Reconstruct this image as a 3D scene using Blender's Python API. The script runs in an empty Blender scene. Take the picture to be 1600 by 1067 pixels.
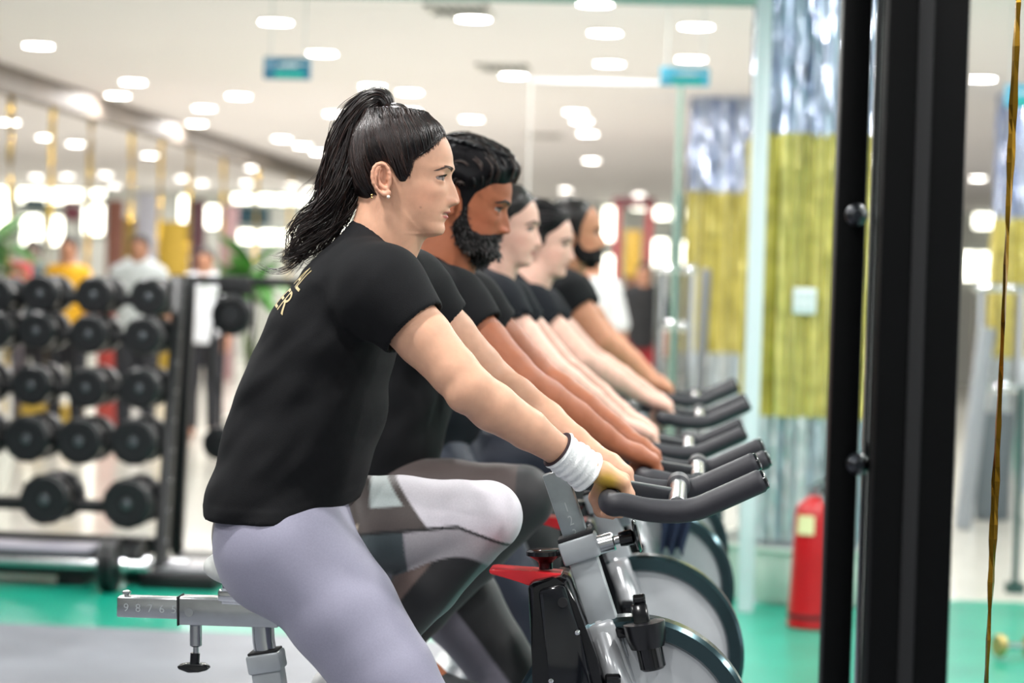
import bpy, bmesh, math, random
import numpy as np
from mathutils import Vector, Matrix
from mathutils.bvhtree import BVHTree
random.seed(7); rng = np.random.default_rng(7)
scene = bpy.context.scene
COL = scene.collection
PI = math.pi

# ------------------------------------------------------------------ camera, world, exposure
F = 3500.0                                   # focal length in pixels of a 1600 px wide frame
def _unit(v): v = np.array(v, float); return v / np.linalg.norm(v)
_roll = math.radians(1.7)
_Y = _unit((280, 73.7, -F))                  # the room's depth axis seen from the camera
_t = (280 * math.sin(_roll) + 73.7 * math.cos(_roll)) / F
_Z = _unit((math.sin(_roll), math.cos(_roll), _t))
_X = np.cross(_Y, _Z)
RM = np.array([_X, _Y, _Z])                  # world from camera
CAM = np.array((0.0, 0.0, 1.4))
cam_data = bpy.data.cameras.new('camera'); cam = bpy.data.objects.new('camera', cam_data); COL.objects.link(cam)
cam.matrix_world = Matrix(np.vstack([np.hstack([RM, CAM[:, None]]), [0, 0, 0, 1]]).tolist())
cam_data.sensor_width = 36; cam_data.lens = F / 1600 * 36
cam_data.clip_start = .05; cam_data.clip_end = 200
cam_data.dof.use_dof = True; cam_data.dof.focus_distance = 3.78; cam_data.dof.aperture_fstop = 3.1
scene.camera = cam
world = bpy.data.worlds.new('world'); scene.world = world; world.use_nodes = True
world.node_tree.nodes['Background'].inputs[0].default_value = (.93, .97, 1, 1)
world.node_tree.nodes['Background'].inputs[1].default_value = 1.3
scene.view_settings.view_transform = 'Standard'; scene.view_settings.look = 'None'
scene.view_settings.exposure = .4; scene.view_settings.gamma = 1; scene.view_settings.use_curve_mapping = False
scene.cycles.use_denoising = True; scene.cycles.sample_clamp_indirect = 6
scene.cycles.max_bounces = 8; scene.cycles.diffuse_bounces = 4

def P(px, py, Y):
    d = RM @ np.array((px - 800.0, 533.5 - py, -F)); return CAM + d * (Y / d[1])
def PZ(px, py, Z):                           # the point of a horizontal plane seen at a pixel
    d = RM @ np.array((px - 800.0, 533.5 - py, -F)); return CAM + d * ((Z - CAM[2]) / d[2])

# ------------------------------------------------------------------ materials
def srgb(c):
    if isinstance(c, str): c = [int(c[i:i + 2], 16) / 255 for i in (0, 2, 4)]
    return tuple((x / 12.92 if x <= .04045 else ((x + .055) / 1.055) ** 2.4) for x in c) + (1,)
MATS = {}
def mat(name, col, rough=.5, metal=0., var=0., scale=20., bump=0., bscale=200., emit=None, estr=0., attr=False, **kw):
    if name in MATS: return MATS[name]
    m = bpy.data.materials.new(name); m.use_nodes = True; nt = m.node_tree; N = nt.nodes; L = nt.links
    b = N['Principled BSDF']; b.inputs['Base Color'].default_value = srgb(col); b.inputs['Roughness'].default_value = rough
    b.inputs['Metallic'].default_value = metal
    tc = N.new('ShaderNodeTexCoord')
    src = None
    if attr:
        a = N.new('ShaderNodeVertexColor'); a.layer_name = 'tint'; src = a.outputs[0]
    if var:
        n = N.new('ShaderNodeTexNoise'); n.inputs['Scale'].default_value = scale; n.inputs['Detail'].default_value = 4
        L.new(tc.outputs['Object'], n.inputs['Vector'])
        mx = N.new('ShaderNodeMix'); mx.data_type = 'RGBA'; mx.blend_type = 'MULTIPLY'; mx.inputs[0].default_value = 1
        r = N.new('ShaderNodeMapRange'); r.inputs[3].default_value = 1 - var; r.inputs[4].default_value = 1 + var
        r.inputs[1].default_value = .3; r.inputs[2].default_value = .7
        L.new(n.outputs[0], r.inputs[0]); L.new(r.outputs[0], mx.inputs[7])
        if src: L.new(src, mx.inputs[6])
        else: mx.inputs[6].default_value = srgb(col)
        src = mx.outputs[2]
    if src: L.new(src, b.inputs['Base Color'])
    if bump:
        n2 = N.new('ShaderNodeTexNoise'); n2.inputs['Scale'].default_value = bscale; n2.inputs['Detail'].default_value = 3
        L.new(tc.outputs['Object'], n2.inputs['Vector'])
        bp = N.new('ShaderNodeBump'); bp.inputs['Strength'].default_value = bump; bp.inputs['Distance'].default_value = .002
        L.new(n2.outputs[0], bp.inputs['Height']); L.new(bp.outputs[0], b.inputs['Normal'])
    if emit is not None:
        b.inputs['Emission Color'].default_value = srgb(emit); b.inputs['Emission Strength'].default_value = estr
    for k, v in kw.items(): b.inputs[k.replace('_', ' ')].default_value = v
    MATS[name] = m; return m

# ------------------------------------------------------------------ objects
def tag(o, label=None, cat=None, group=None, kind=None):
    if label: o['label'] = label
    if cat: o['category'] = cat
    if group: o['group'] = group
    if kind: o['kind'] = kind
    return o
def thing(name, label, cat, loc, group=None, rz=0.):
    o = bpy.data.objects.new(name, None); COL.objects.link(o); o.location = loc; o.rotation_euler = (0, 0, rz)
    o.empty_display_size = .1
    return tag(o, label, cat, group)
def link(name, me, m, parent=None, loc=None):
    o = bpy.data.objects.new(name, me); COL.objects.link(o)
    for x in (m if isinstance(m, (list, tuple)) else [m]): me.materials.append(x)
    if parent is not None: o.parent = parent
    if loc is not None: o.location = loc
    return o
def np_mesh(name, V, Fq, smooth=True, colors=None):
    me = bpy.data.meshes.new(name); V = np.asarray(V, np.float32); Fq = np.asarray(Fq, np.int32); k = Fq.shape[1]
    me.vertices.add(len(V)); me.vertices.foreach_set('co', V.ravel())
    me.loops.add(Fq.size); me.loops.foreach_set('vertex_index', Fq.ravel())
    me.polygons.add(len(Fq)); me.polygons.foreach_set('loop_start', np.arange(0, Fq.size, k, dtype=np.int32))
    me.polygons.foreach_set('use_smooth', np.full(len(Fq), smooth))
    if colors is not None:
        a = me.color_attributes.new('tint', 'FLOAT_COLOR', 'POINT'); a.data.foreach_set('color', np.asarray(colors, np.float32).ravel())
    me.update(calc_edges=True); me.validate(); return me
def copy_tree(o, parent=None):
    c = o.copy(); COL.objects.link(c)
    if parent is not None: c.parent = parent
    for ch in list(o.children): copy_tree(ch, c)
    return c

class MB:                                     # collects closed shapes for ONE mesh object
    def __init__(s): s.bm = bmesh.new()
    def _place(s, vs, M):
        for v in vs: v.co = M @ v.co
    def box(s, c, size, M=None, bevel=0.):
        r = bmesh.ops.create_cube(s.bm, size=1); vs = r['verts']
        for v in vs: v.co = Vector((v.co.x * size[0], v.co.y * size[1], v.co.z * size[2]))
        if bevel:
            es = list({e for v in vs for e in v.link_edges})
            rr = bmesh.ops.bevel(s.bm, geom=es, offset=bevel, segments=2, affect='EDGES', profile=.5)
            vs = list({v for f in rr['faces'] for v in f.verts} | {v for v in vs if v.is_valid})
        T = Matrix.Translation(Vector(c)) @ (M.to_4x4() if M else Matrix.Identity(4)); s._place(vs, T); return s
    def beam(s, a, b, w, h, bevel=0., side=(0, 1, 0), ext=0.):   # rectangular bar from a to b, w across «side», h the other way
        a = Vector(a); b = Vector(b); d = (b - a); Ln = d.length; d.normalize(); sd = Vector(side); sd = (sd - d * sd.dot(d)).normalized(); u = d.cross(sd)
        M = Matrix((d, sd, u)).transposed(); return s.box((a + b) / 2, (Ln + ext, w, h), M, bevel)
    def lathe(s, a, b, prof, n=24, ring=False):            # prof: (t along a-b, radius)
        a = Vector(a); b = Vector(b); d = b - a; Ln = d.length; d.normalize(); q = d.to_track_quat('Z', 'Y').to_matrix()
        rings = []
        for t, r in prof:
            c = a + d * Ln * t
            if r <= 1e-6: rings.append([s.bm.verts.new(c)])
            else: rings.append([s.bm.verts.new(c + q @ Vector((math.cos(2 * PI * i / n) * r, math.sin(2 * PI * i / n) * r, 0))) for i in range(n)])
        for A, B in zip(rings, rings[1:] + (rings[:1] if ring else [])):
            for i in range(n):
                j = (i + 1) % n
                if len(A) == 1 and len(B) == 1: continue
                if len(A) == 1: s.bm.faces.new((A[0], B[j], B[i]))
                elif len(B) == 1: s.bm.faces.new((A[i], A[j], B[0]))
                else: s.bm.faces.new((A[i], A[j], B[j], B[i]))
        for R, fl in ((rings[0], True), (rings[-1], False)):
            if len(R) > 1 and not ring: s.bm.faces.new(R[::-1] if fl else R)
        return s
    def cyl(s, a, b, r, n=24, r2=None, bev=.0):
        r2 = r if r2 is None else r2; L_ = (Vector(b) - Vector(a)).length; e = min(bev / max(L_, 1e-6), .45)
        if bev: return s.lathe(a, b, [(0, r - bev), (e, r), (1 - e, r2), (1, r2 - bev)], n)
        return s.lathe(a, b, [(0, r), (1, r2)], n)
    def ball(s, c, r, seg=20):
        rr = bmesh.ops.create_uvsphere(s.bm, u_segments=seg, v_segments=max(6, seg // 2), radius=1)
        R = r if hasattr(r, '__len__') else (r, r, r)
        for v in rr['verts']: v.co = Vector((v.co.x * R[0] + c[0], v.co.y * R[1] + c[1], v.co.z * R[2] + c[2]))
        return s
    def tube(s, pts, radii, n=12, cap=True, squash=None):
        pts = [Vector(p) for p in pts]; m = len(pts)
        if not hasattr(radii, '__len__'): radii = [radii] * m
        prev = None; rings = []
        for i, p in enumerate(pts):
            t = (pts[min(i + 1, m - 1)] - pts[max(i - 1, 0)]).normalized()
            if prev is None: u = t.orthogonal().normalized()
            else: u = (prev - t * prev.dot(t)).normalized()
            prev = u; w = t.cross(u)
            rings.append([s.bm.verts.new(p + (u * math.cos(2 * PI * k / n) + w * math.sin(2 * PI * k / n)) * max(radii[i], 1e-5)) for k in range(n)])
        for A, B in zip(rings, rings[1:]):
            for k in range(n): s.bm.faces.new((A[k], A[(k + 1) % n], B[(k + 1) % n], B[k]))
        if cap: s.bm.faces.new(rings[0][::-1]); s.bm.faces.new(rings[-1])
        return s
    def prism(s, poly, axis0, axis1, y0, y1, bevel=0.):   # polygon of 2-D points as (x,z), extruded in y
        A = [s.bm.verts.new((p[0], y0, p[1])) for p in poly]; B = [s.bm.verts.new((p[0], y1, p[1])) for p in poly]; n = len(poly)
        fs = [s.bm.faces.new(A), s.bm.faces.new(B[::-1])]
        for i in range(n): fs.append(s.bm.faces.new((A[i], B[i], B[(i + 1) % n], A[(i + 1) % n])))
        if bevel: bmesh.ops.bevel(s.bm, geom=list({e for f in fs for e in f.edges}), offset=bevel, segments=2, affect='EDGES', profile=.5)
        return s
    def build(s, name, m, parent=None, smooth=True, loc=None, shift=None, angle=40):
        if shift is not None:
            sh = Vector(shift)
            for v in s.bm.verts: v.co -= sh
        bmesh.ops.recalc_face_normals(s.bm, faces=s.bm.faces)
        if smooth:
            for f in s.bm.faces: f.smooth = True
            for e in s.bm.edges:
                if len(e.link_faces) == 2 and e.calc_face_angle(0) > math.radians(angle): e.smooth = False
        me = bpy.data.meshes.new(name); s.bm.to_mesh(me); s.bm.free(); return link(name, me, m, parent, loc)
def spline(pts, n):                           # Catmull-Rom through points
    P_ = np.array(pts, float); m = len(P_); E = np.vstack([2 * P_[0] - P_[1], P_, 2 * P_[-1] - P_[-2]])
    out = []
    for u in np.linspace(0, m - 1 - 1e-9, n):
        i = int(u); t = u - i; a, b, c, d = E[i:i + 4]
        out.append(.5 * (2 * b + (c - a) * t + (2 * a - 5 * b + 4 * c - d) * t * t + (-a + 3 * b - 3 * c + d) * t ** 3))
    return np.array(out)
def text_mesh(body, size, extrude=0.):
    cu = bpy.data.curves.new('lettering', 'FONT'); cu.body = body; cu.size = size; cu.extrude = extrude; cu.align_x = 'CENTER'; cu.align_y = 'CENTER'
    o = bpy.data.objects.new('lettering', cu); COL.objects.link(o)
    me = bpy.data.meshes.new_from_object(o.evaluated_get(bpy.context.evaluated_depsgraph_get()))
    bpy.data.objects.remove(o); bpy.data.curves.remove(cu); return me
# ------------------------------------------------------------------ smooth solid fields -> one continuous mesh
def smin(a, b, k):
    h = np.clip(.5 + .5 * (b - a) / k, 0, 1); return b * (1 - h) + a * h - k * h * (1 - h)
def smax(a, b, k): return -smin(-a, -b, k)
class Field:
    def __init__(s, xs, ys, zs, far=.05):
        s.x, s.y, s.z = [np.asarray(v, np.float32) for v in (xs, ys, zs)]; s.far = far
        s.g = np.full((len(xs), len(ys), len(zs)), far, np.float32)
    def sl(s, lo, hi, pad=.05):
        r = []
        for ax, l, h in zip((s.x, s.y, s.z), lo, hi):
            i = max(0, np.searchsorted(ax, l - pad) - 1); j = min(len(ax), np.searchsorted(ax, h + pad) + 1); r.append(slice(i, max(j, i)))
        return tuple(r)
    def grid(s, q): return s.x[q[0]][:, None, None], s.y[q[1]][None, :, None], s.z[q[2]][None, None, :]
    def add(s, fn, lo, hi, k=.01):
        q = s.sl(lo, hi)
        if 0 in s.g[q].shape: return s
        s.g[q] = smin(s.g[q], fn(*s.grid(q)).astype(np.float32), k); return s
    def cut(s, fn, lo, hi, k=.004):           # remove where fn < 0
        q = s.sl(lo, hi)
        if 0 in s.g[q].shape: return s
        s.g[q] = smax(s.g[q], -fn(*s.grid(q)).astype(np.float32), k); return s
    def capsule(s, a, b, r1, r2, k=.01): a, b = map(np.asarray, (a, b)); r = max(r1, r2); return s.add(f_cap(a, b, r1, r2), np.minimum(a, b) - r, np.maximum(a, b) + r, k)
    def chain(s, pts, radii, k=.01):
        for a, b, r1, r2 in zip(pts, pts[1:], radii, radii[1:]): s.capsule(a, b, r1, r2, k)
        return s
    def ell(s, c, r, R=None, k=.01): m = max(r); c = np.asarray(c); return s.add(f_ell(c, r, R), c - m, c + m, k)
    def carve(s, c, r, R=None, k=.004): m = max(r); c = np.asarray(c); return s.cut(f_ell(c, r, R), c - m, c + m, k)
    def mesh(s, smooth=1):
        return surface_nets(s.g, s.x, s.y, s.z, smooth)
def f_cap(a, b, r1, r2):
    a = np.asarray(a, float); d = np.asarray(b, float) - a; L2 = max(float(d @ d), 1e-12)
    def fn(X, Y, Z):
        x, y, z = X - a[0], Y - a[1], Z - a[2]; t = np.clip((x * d[0] + y * d[1] + z * d[2]) / L2, 0, 1)
        return np.sqrt((x - t * d[0]) ** 2 + (y - t * d[1]) ** 2 + (z - t * d[2]) ** 2) - (r1 + (r2 - r1) * t)
    return fn
def f_ell(c, r, R=None):
    c = np.asarray(c, float); R = np.eye(3) if R is None else np.asarray(R)
    def fn(X, Y, Z):
        x, y, z = X - c[0], Y - c[1], Z - c[2]
        u = [R[i][0] * x + R[i][1] * y + R[i][2] * z for i in range(3)]
        k0 = np.sqrt(sum((u[i] / r[i]) ** 2 for i in range(3))); k1 = np.sqrt(sum((u[i] / r[i] ** 2) ** 2 for i in range(3)))
        return k0 * (k0 - 1) / np.maximum(k1, 1e-9)
    return fn
def f_loft(st, p=2.3, k=.0):                   # st: (x, z, y, half thickness in the xz plane, half width in y)
    def fn(X, Y, Z):
        best = None
        for A, B in zip(st, st[1:]):
            dx, dz = B[0] - A[0], B[1] - A[1]; L2 = dx * dx + dz * dz
            t = np.clip(((X - A[0]) * dx + (Z - A[1]) * dz) / L2, 0, 1)
            d = np.sqrt((X - A[0] - t * dx) ** 2 + (Z - A[1] - t * dz) ** 2); a = A[3] + (B[3] - A[3]) * t; b = A[4] + (B[4] - A[4]) * t
            yc = A[2] + (B[2] - A[2]) * t
            f = (((d / a) ** p + (np.abs(Y - yc) / b) ** p) ** (1 / p) - 1) * np.minimum(a, b)
            best = f if best is None else smin(best, f, .02)
        return best
    return fn
def rot_y(a): c, s_ = math.cos(a), math.sin(a); return np.array([[c, 0, s_], [0, 1, 0], [-s_, 0, c]])
def rot_z(a): c, s_ = math.cos(a), math.sin(a); return np.array([[c, -s_, 0], [s_, c, 0], [0, 0, 1]])
def f_poly(poly):                              # signed distance to a polygon in the xz plane
    poly = np.asarray(poly, float)
    def fn(X, Z):
        X, Z = np.broadcast_arrays(X, Z); d = np.full(X.shape, 1e9); ins = np.zeros(X.shape, bool)
        for A, B in zip(poly, np.roll(poly, -1, 0)):
            e = B - A; wx, wz = X - A[0], Z - A[1]; t = np.clip((wx * e[0] + wz * e[1]) / max(e @ e, 1e-12), 0, 1)
            d = np.minimum(d, (wx - t * e[0]) ** 2 + (wz - t * e[1]) ** 2)
            c = ((A[1] > Z) != (B[1] > Z)); 
            if abs(e[1]) > 1e-12: ins ^= c & (X < e[0] * (Z - A[1]) / e[1] + A[0])
        d = np.sqrt(d); return np.where(ins, -d, d)
    return fn
def hash3(i, j, k, s): 
    h = (i.astype(np.int64) * 73856093) ^ (j.astype(np.int64) * 19349663) ^ (k.astype(np.int64) * 83492791) ^ (s * 2654435761)
    h = (h ^ (h >> 13)) * 1274126177 & 0x7fffffff; h = h ^ (h >> 16); return (h & 0xffff) / 65535.0
def noise(x, y, z, s=1):
    x, y, z = np.broadcast_arrays(x, y, z); xi, yi, zi = np.floor(x), np.floor(y), np.floor(z); fx, fy, fz = x - xi, y - yi, z - zi
    fx, fy, fz = [f * f * (3 - 2 * f) for f in (fx, fy, fz)]; r = 0
    for a in (0, 1):
        for b in (0, 1):
            for c in (0, 1): r = r + hash3(xi + a, yi + b, zi + c, s) * (fx if a else 1 - fx) * (fy if b else 1 - fy) * (fz if c else 1 - fz)
    return r * 2 - 1
def surface_nets(g, xs, ys, zs, smooth=1):
    ins = g < 0; nx, ny, nz = g.shape
    def corner(a, b, c): return ins[a:nx - 1 + a, b:ny - 1 + b, c:nz - 1 + c]
    cnt = np.zeros((nx - 1, ny - 1, nz - 1), np.int8)
    for a in (0, 1):
        for b in (0, 1):
            for c in (0, 1): cnt += corner(a, b, c)
    act = (cnt > 0) & (cnt < 8); I, J, K = np.nonzero(act); n = len(I)
    idx = np.full(act.shape, -1, np.int32); idx[I, J, K] = np.arange(n)
    off = [(a, b, c) for a in (0, 1) for b in (0, 1) for c in (0, 1)]
    val = {o: g[I + o[0], J + o[1], K + o[2]] for o in off}; ps = np.zeros((n, 3)); ct = np.zeros(n)
    for o in off:
        for ax in range(3):
            if o[ax]: continue
            o2 = list(o); o2[ax] = 1; o2 = tuple(o2); v0, v1 = val[o], val[o2]; m = (v0 < 0) != (v1 < 0); t = np.where(m, v0 / np.where(m, v0 - v1, 1), 0)
            pos = []
            for d_, (ar, ii) in enumerate(((xs, I), (ys, J), (zs, K))):
                p0 = ar[ii + o[d_]]; pos.append(p0 + (ar[np.minimum(ii + o2[d_], len(ar) - 1)] - p0) * t if d_ == ax else p0)
            ps += np.where(m[:, None], np.stack(pos, 1), 0); ct += m
    V = ps / ct[:, None]; Q = []
    for ax in range(3):
        s0 = [slice(0, None)] * 3; s1 = [slice(0, None)] * 3; s0[ax] = slice(0, -1); s1[ax] = slice(1, None)
        a, b = ins[tuple(s0)], ins[tuple(s1)]; sgn = a != b
        o1, o2 = [(1, 2), (2, 0), (0, 1)][ax]
        A = np.stack(np.nonzero(sgn), 1); ok = (A[:, o1] >= 1) & (A[:, o2] >= 1) & (A[:, o1] < idx.shape[o1]) & (A[:, o2] < idx.shape[o2]); A = A[ok]
        def at(d1, d2): B = A.copy(); B[:, o1] -= d1; B[:, o2] -= d2; return idx[B[:, 0], B[:, 1], B[:, 2]]
        q = np.stack([at(1, 1), at(0, 1), at(0, 0), at(1, 0)], 1); fl = ~a[A[:, 0], A[:, 1], A[:, 2]]; q[fl] = q[fl][:, ::-1]; Q.append(q)
    Q = np.concatenate(Q); Q = Q[(Q >= 0).all(1)]
    for _ in range(smooth):
        S = np.zeros_like(V); C = np.zeros(len(V))
        for i in range(4):
            a, b = Q[:, i], Q[:, (i + 1) % 4]
            for d_ in range(3): S[:, d_] += np.bincount(a, V[b, d_], len(V)) + np.bincount(b, V[a, d_], len(V))
            C += np.bincount(a, minlength=len(V)) + np.bincount(b, minlength=len(V))
        V = V * .5 + .5 * S / np.maximum(C, 1)[:, None]
    return V, Q
def axis(segs):                                # [(from, to, step), ...] -> coordinates
    out = [segs[0][0]]
    for a, b, h in segs:
        n = max(1, int(round((b - a) / h))); out += list(a + (b - a) * np.arange(1, n + 1) / n)
    return np.array(out)
def tubes_mesh(name, strands, radii, n=4, cols=None):     # many fine tapered tubes in one mesh; strands: (S, M, 3), radii: (S, M)
    S = np.asarray(strands, float); R = np.asarray(radii, float); ns, m, _ = S.shape
    T = np.gradient(S, axis=1); T /= np.maximum(np.linalg.norm(T, axis=2, keepdims=True), 1e-9)
    up = np.broadcast_to(np.array((.13, .97, .2)), T.shape); U = np.cross(T, up); U /= np.maximum(np.linalg.norm(U, axis=2, keepdims=True), 1e-6); W = np.cross(T, U)
    ang = 2 * PI * np.arange(n) / n
    V = S[:, :, None, :] + R[:, :, None, None] * (U[:, :, None, :] * np.cos(ang)[None, None, :, None] + W[:, :, None, :] * np.sin(ang)[None, None, :, None])
    b = np.arange(ns * m * n).reshape(ns, m, n); nx_ = np.roll(b, -1, 2)
    Q = np.stack([b[:, :-1], nx_[:, :-1], nx_[:, 1:], b[:, 1:]], -1).reshape(-1, 4)
    C = None
    if cols is not None:
        q = np.random.default_rng(ns).random(ns) ** 1.7; a, b_ = [np.array(srgb(c)) for c in cols]; C = np.repeat(a[None] * (1 - q[:, None]) + b_[None] * q[:, None], m * n, 0)
    return np_mesh(name, V.reshape(-1, 3), Q, True, C)
# ------------------------------------------------------------------ people
Y1 = 3.85
NOSE1 = P(717.7, 313.5, Y1)
def hp(px, py): v = P(px, py, Y1) - NOSE1; return v[0], v[2]      # head-local (x forward, z up), metres, from the nose tip
def dens(pts, n=160):                          # smooth table y(z) through (z, value), z ascending
    pts = np.array(sorted(pts)); z = np.linspace(pts[0, 0], pts[-1, 0], n); d = np.gradient(pts[:, 1], pts[:, 0])
    h = np.diff(pts[:, 0]); i = np.clip(np.searchsorted(pts[:, 0], z) - 1, 0, len(h) - 1); t = (z - pts[i, 0]) / h[i]
    dy = np.diff(pts[:, 1]) / h; m = d.copy()
    for k in range(len(h)):                    # no overshoot
        for q in (k, k + 1):
            if dy[k] == 0 or m[q] * dy[k] < 0: m[q] = 0
            elif abs(m[q]) > 2.5 * abs(dy[k]): m[q] = 2.5 * dy[k]
    a, b = pts[i, 1], pts[i + 1, 1]
    v = (2 * t ** 3 - 3 * t ** 2 + 1) * a + (t ** 3 - 2 * t ** 2 + t) * h[i] * m[i] + (-2 * t ** 3 + 3 * t ** 2) * b + (t ** 3 - t ** 2) * h[i] * m[i + 1]
    return z, v
G = lambda v, s_: np.exp(-(v / s_) ** 2)
class Head:
    # rows: py, front px (without the nose), back px, half width in m
    ROWS = [(173.5, 622, 612, .010), (175.5, 636, 600, .028), (180, 651, 589, .041), (188, 667, 577, .053), (200, 683.5, 566, .063), (213, 695, 559, .0695),
            (235, 705.5, 553, .073), (253, 707.8, 551, .0732), (263, 707.2, 551, .0725), (272, 706, 552, .0712), (280, 704.2, 554, .0702), (291, 703.2, 558, .0690), (308, 702.6, 567, .0655),
            (322, 702.8, 582, .061), (335, 700, 602, .0555), (345, 695.5, 618, .0505), (349, 693.8, 624, .0485), (357, 695.2, 634, .043), (363, 693.5, 646, .037), (368, 687, 656, .028), (370.5, 677, 664, .013)]
    def __init__(s, pos, pitch=0., yaw=0., sc=1., wid=1., nose=1., jaw=0., male=False, lip=1.):
        s.pos = np.asarray(pos); s.sc = sc; s.R = rot_z(yaw) @ rot_y(pitch); s.nose = nose; s.male = male; s.lip = lip
        zz = [hp(700, r[0])[1] for r in s.ROWS]
        s.f = dens([(z, hp(r[1], r[0])[0]) for z, r in zip(zz, s.ROWS)]); s.b = dens([(z, hp(r[2], r[0])[0]) for z, r in zip(zz, s.ROWS)])
        s.w = dens([(z, r[3] * wid + jaw * max(0, 1 - abs(r[0] - 340) / 30) * min(1, r[3] / .04)) for z, r in zip(zz, s.ROWS)])
        s.z0, s.z1 = min(zz), max(zz)
        k = 1.18 if male else 1.
        s.n = dens([(hp(700, 274)[1], 0), (hp(700, 280)[1], .0025), (hp(700, 291)[1], .009), (hp(700, 303)[1], .0143), (hp(700, 309)[1], .0166), (hp(700, 314)[1], .0176), (hp(700, 319)[1], .0135), (hp(700, 322.6)[1], .004), (hp(700, 325)[1], 0.0), (hp(700, 328)[1], 0)])
        s.nk = k * nose
        s.eye = (hp(686.3, 279.6)[0], .0305, hp(690, 279.6)[1])
        dz = np.gradient(s.w[1], s.w[0]); s.slope = (s.w[0], np.sqrt(1 + np.clip(np.abs(dz), 0, 3) ** 2))
    def loc(s, X, Y, Z):
        x, y, z = X - s.pos[0], Y - s.pos[1], Z - s.pos[2]; R = s.R / s.sc
        return R[0][0] * x + R[1][0] * y + R[2][0] * z, R[0][1] * x + R[1][1] * y + R[2][1] * z, R[0][2] * x + R[1][2] * y + R[2][2] * z
    def wld(s, v): return s.pos + s.R @ (np.asarray(v, float) * s.sc)
    def wlds(s, V): return s.pos + (np.asarray(V, float) * s.sc) @ s.R.T
    def disp(s, y, z):
        zt = lambda py: hp(700, py)[1]; ay = np.abs(y); ez = s.eye[2]
        n = np.interp(z, s.n[0], s.n[1], 0, 0) * s.nk; wn = np.interp(z, [zt(325), zt(313), zt(300), zt(285), zt(270)], [.0130, .0128, .0102, .0085, .010])
        d = n * G(y, wn)
        d = d + .0095 * s.nk * G(ay - .0135, .0056) * G(z - zt(316), .0060)              # nostril wings
        d = d - .0030 * G(ay - .0075, .004) * G(z - zt(322.5), .0022)                      # nostrils
        d = d - .0085 * G(ay - .031, .0155) * G(z - ez, .0095) + .0030 * G(ay - .030, .022) * G(z - zt(264), .0055)
        d = d + .0026 * G(ay, .03) * G(z - zt(262), .0065)
        d = d + .0035 * G(ay - .040, .016) * G(z - zt(302), .012)                          # cheek
        l = s.lip
        d = d + l * (.0032 * G(ay, .016) * G(z - zt(331), .0030) + .0030 * G(ay, .015) * G(z - zt(340.2), .0034))
        d = d - l * (.0034 * G(ay, .018) ** .5 * G(z - zt(335.2), .0019)) - .0022 * G(ay - .0225, .005) * G(z - zt(335.5), .005)
        d = d - .0012 * G(ay, .003) * G(z - zt(327), .003)
        return d
    def base(s, x, y, z, infl=0., feat=True, smx=9.):
        zc = np.clip(z, s.z0, s.z1); xf = np.interp(zc, *s.f); xb = np.interp(zc, *s.b); W = np.interp(zc, *s.w); t = np.clip((zc - s.z0) / (s.z1 - s.z0), 0, 1)
        xc = xf + (xb - xf) * np.interp(t, [0, .25, .5, 1], [.62, .60, .58, .52]); af, ab = xf - xc, xc - xb
        if feat:
            wgt = np.clip((x - xc) / (.45 * af), 0, 1); x = x - s.disp(y, z) * wgt
        a = np.where(x > xc, af, ab); p = np.where(x > xc, 2.15, 2.1)
        u = np.abs(x - xc) / a; v = np.abs(y) / W
        m = np.minimum(a, W); f = ((u ** p + v ** p + 1e-9) ** (1 / p) - 1) * np.clip(m, .012, None)
        f = f / np.minimum(np.interp(zc, *s.slope), smx)
        ex = np.maximum(z - s.z1, s.z0 - z); return np.where(ex > 0, np.sqrt(np.maximum(f, 0) ** 2 + ex ** 2), f) - infl
    def skull(s, infl=0., feat=True):
        return lambda X, Y, Z: s.base(*s.loc(X, Y, Z), infl / s.sc, feat) * s.sc
    def bounds(s): c = s.wld((-.09, 0, .04)); return c - .17 * s.sc, c + .17 * s.sc
    def poly(s, px): return np.array([hp(*q) for q in px])
    def add_to(s, Fd, k=.012):
        lo, hi = s.bounds(); Fd.add(s.skull(), lo, hi, k)
        for sg in (-1, 1):
            e = s.wld((s.eye[0], sg * s.eye[1], s.eye[2])); Fd.ell(e, [.0138 * s.sc] * 3, k=.005)
            o = s.wld((s.eye[0] + .0072, sg * (s.eye[1] + .0020), s.eye[2] - .0002)); Rm = (s.R @ rot_y(.0)).T
            Fd.carve(o, (.0145 * s.sc, .0128 * s.sc, .0041 * s.sc), Rm, k=.0016)
            # ear: shell, bowl, rim, tragus, lobe
            ex, ez = hp(606.5, 283); c = np.array((ex, sg * .0755, ez)); Rt = (s.R @ rot_z(sg * .32) @ rot_y(-.16)).T; S = s.sc
            Fd.ell(s.wld(c), (.0155 * S, .0068 * S, .0268 * S), Rt, k=.004)
            Fd.carve(s.wld(c + (.002, sg * .0075, .004)), (.0105 * S, .0075 * S, .0185 * S), Rt, k=.003)
            pts = [(hp(619, 283)), hp(617, 269), hp(609, 260.5), hp(599, 262), hp(593.5, 273), hp(594, 288), hp(601, 301), hp(610, 307.5), hp(617, 304)]
            pp = spline([s.wld((q[0], sg * (.0795 + .010 * np.clip((hp(612, 300)[0] - q[0]) / .02, 0, 1)), q[1])) for q in pts], 15)
            Fd.chain(pp, [.0030 * S] * 12 + [.0042 * S, .0050 * S, .0046 * S], k=.0028)
            q = [hp(604, 268), hp(601, 280), hp(605, 293), hp(611, 298)]
            Fd.chain([s.wld((v[0], sg * .0815, v[1])) for v in q], [.0024 * S] * 4, k=.003)
            Fd.ell(s.wld((hp(617.5, 289)[0], sg * .0775, hp(617, 289)[1])), (.0045 * S, .004 * S, .0065 * S), k=.003)
            Fd.carve(s.wld((hp(612.5, 289)[0], sg * .080, hp(612, 289)[1])), (.0042 * S, .006 * S, .006 * S), k=.002)
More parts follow.
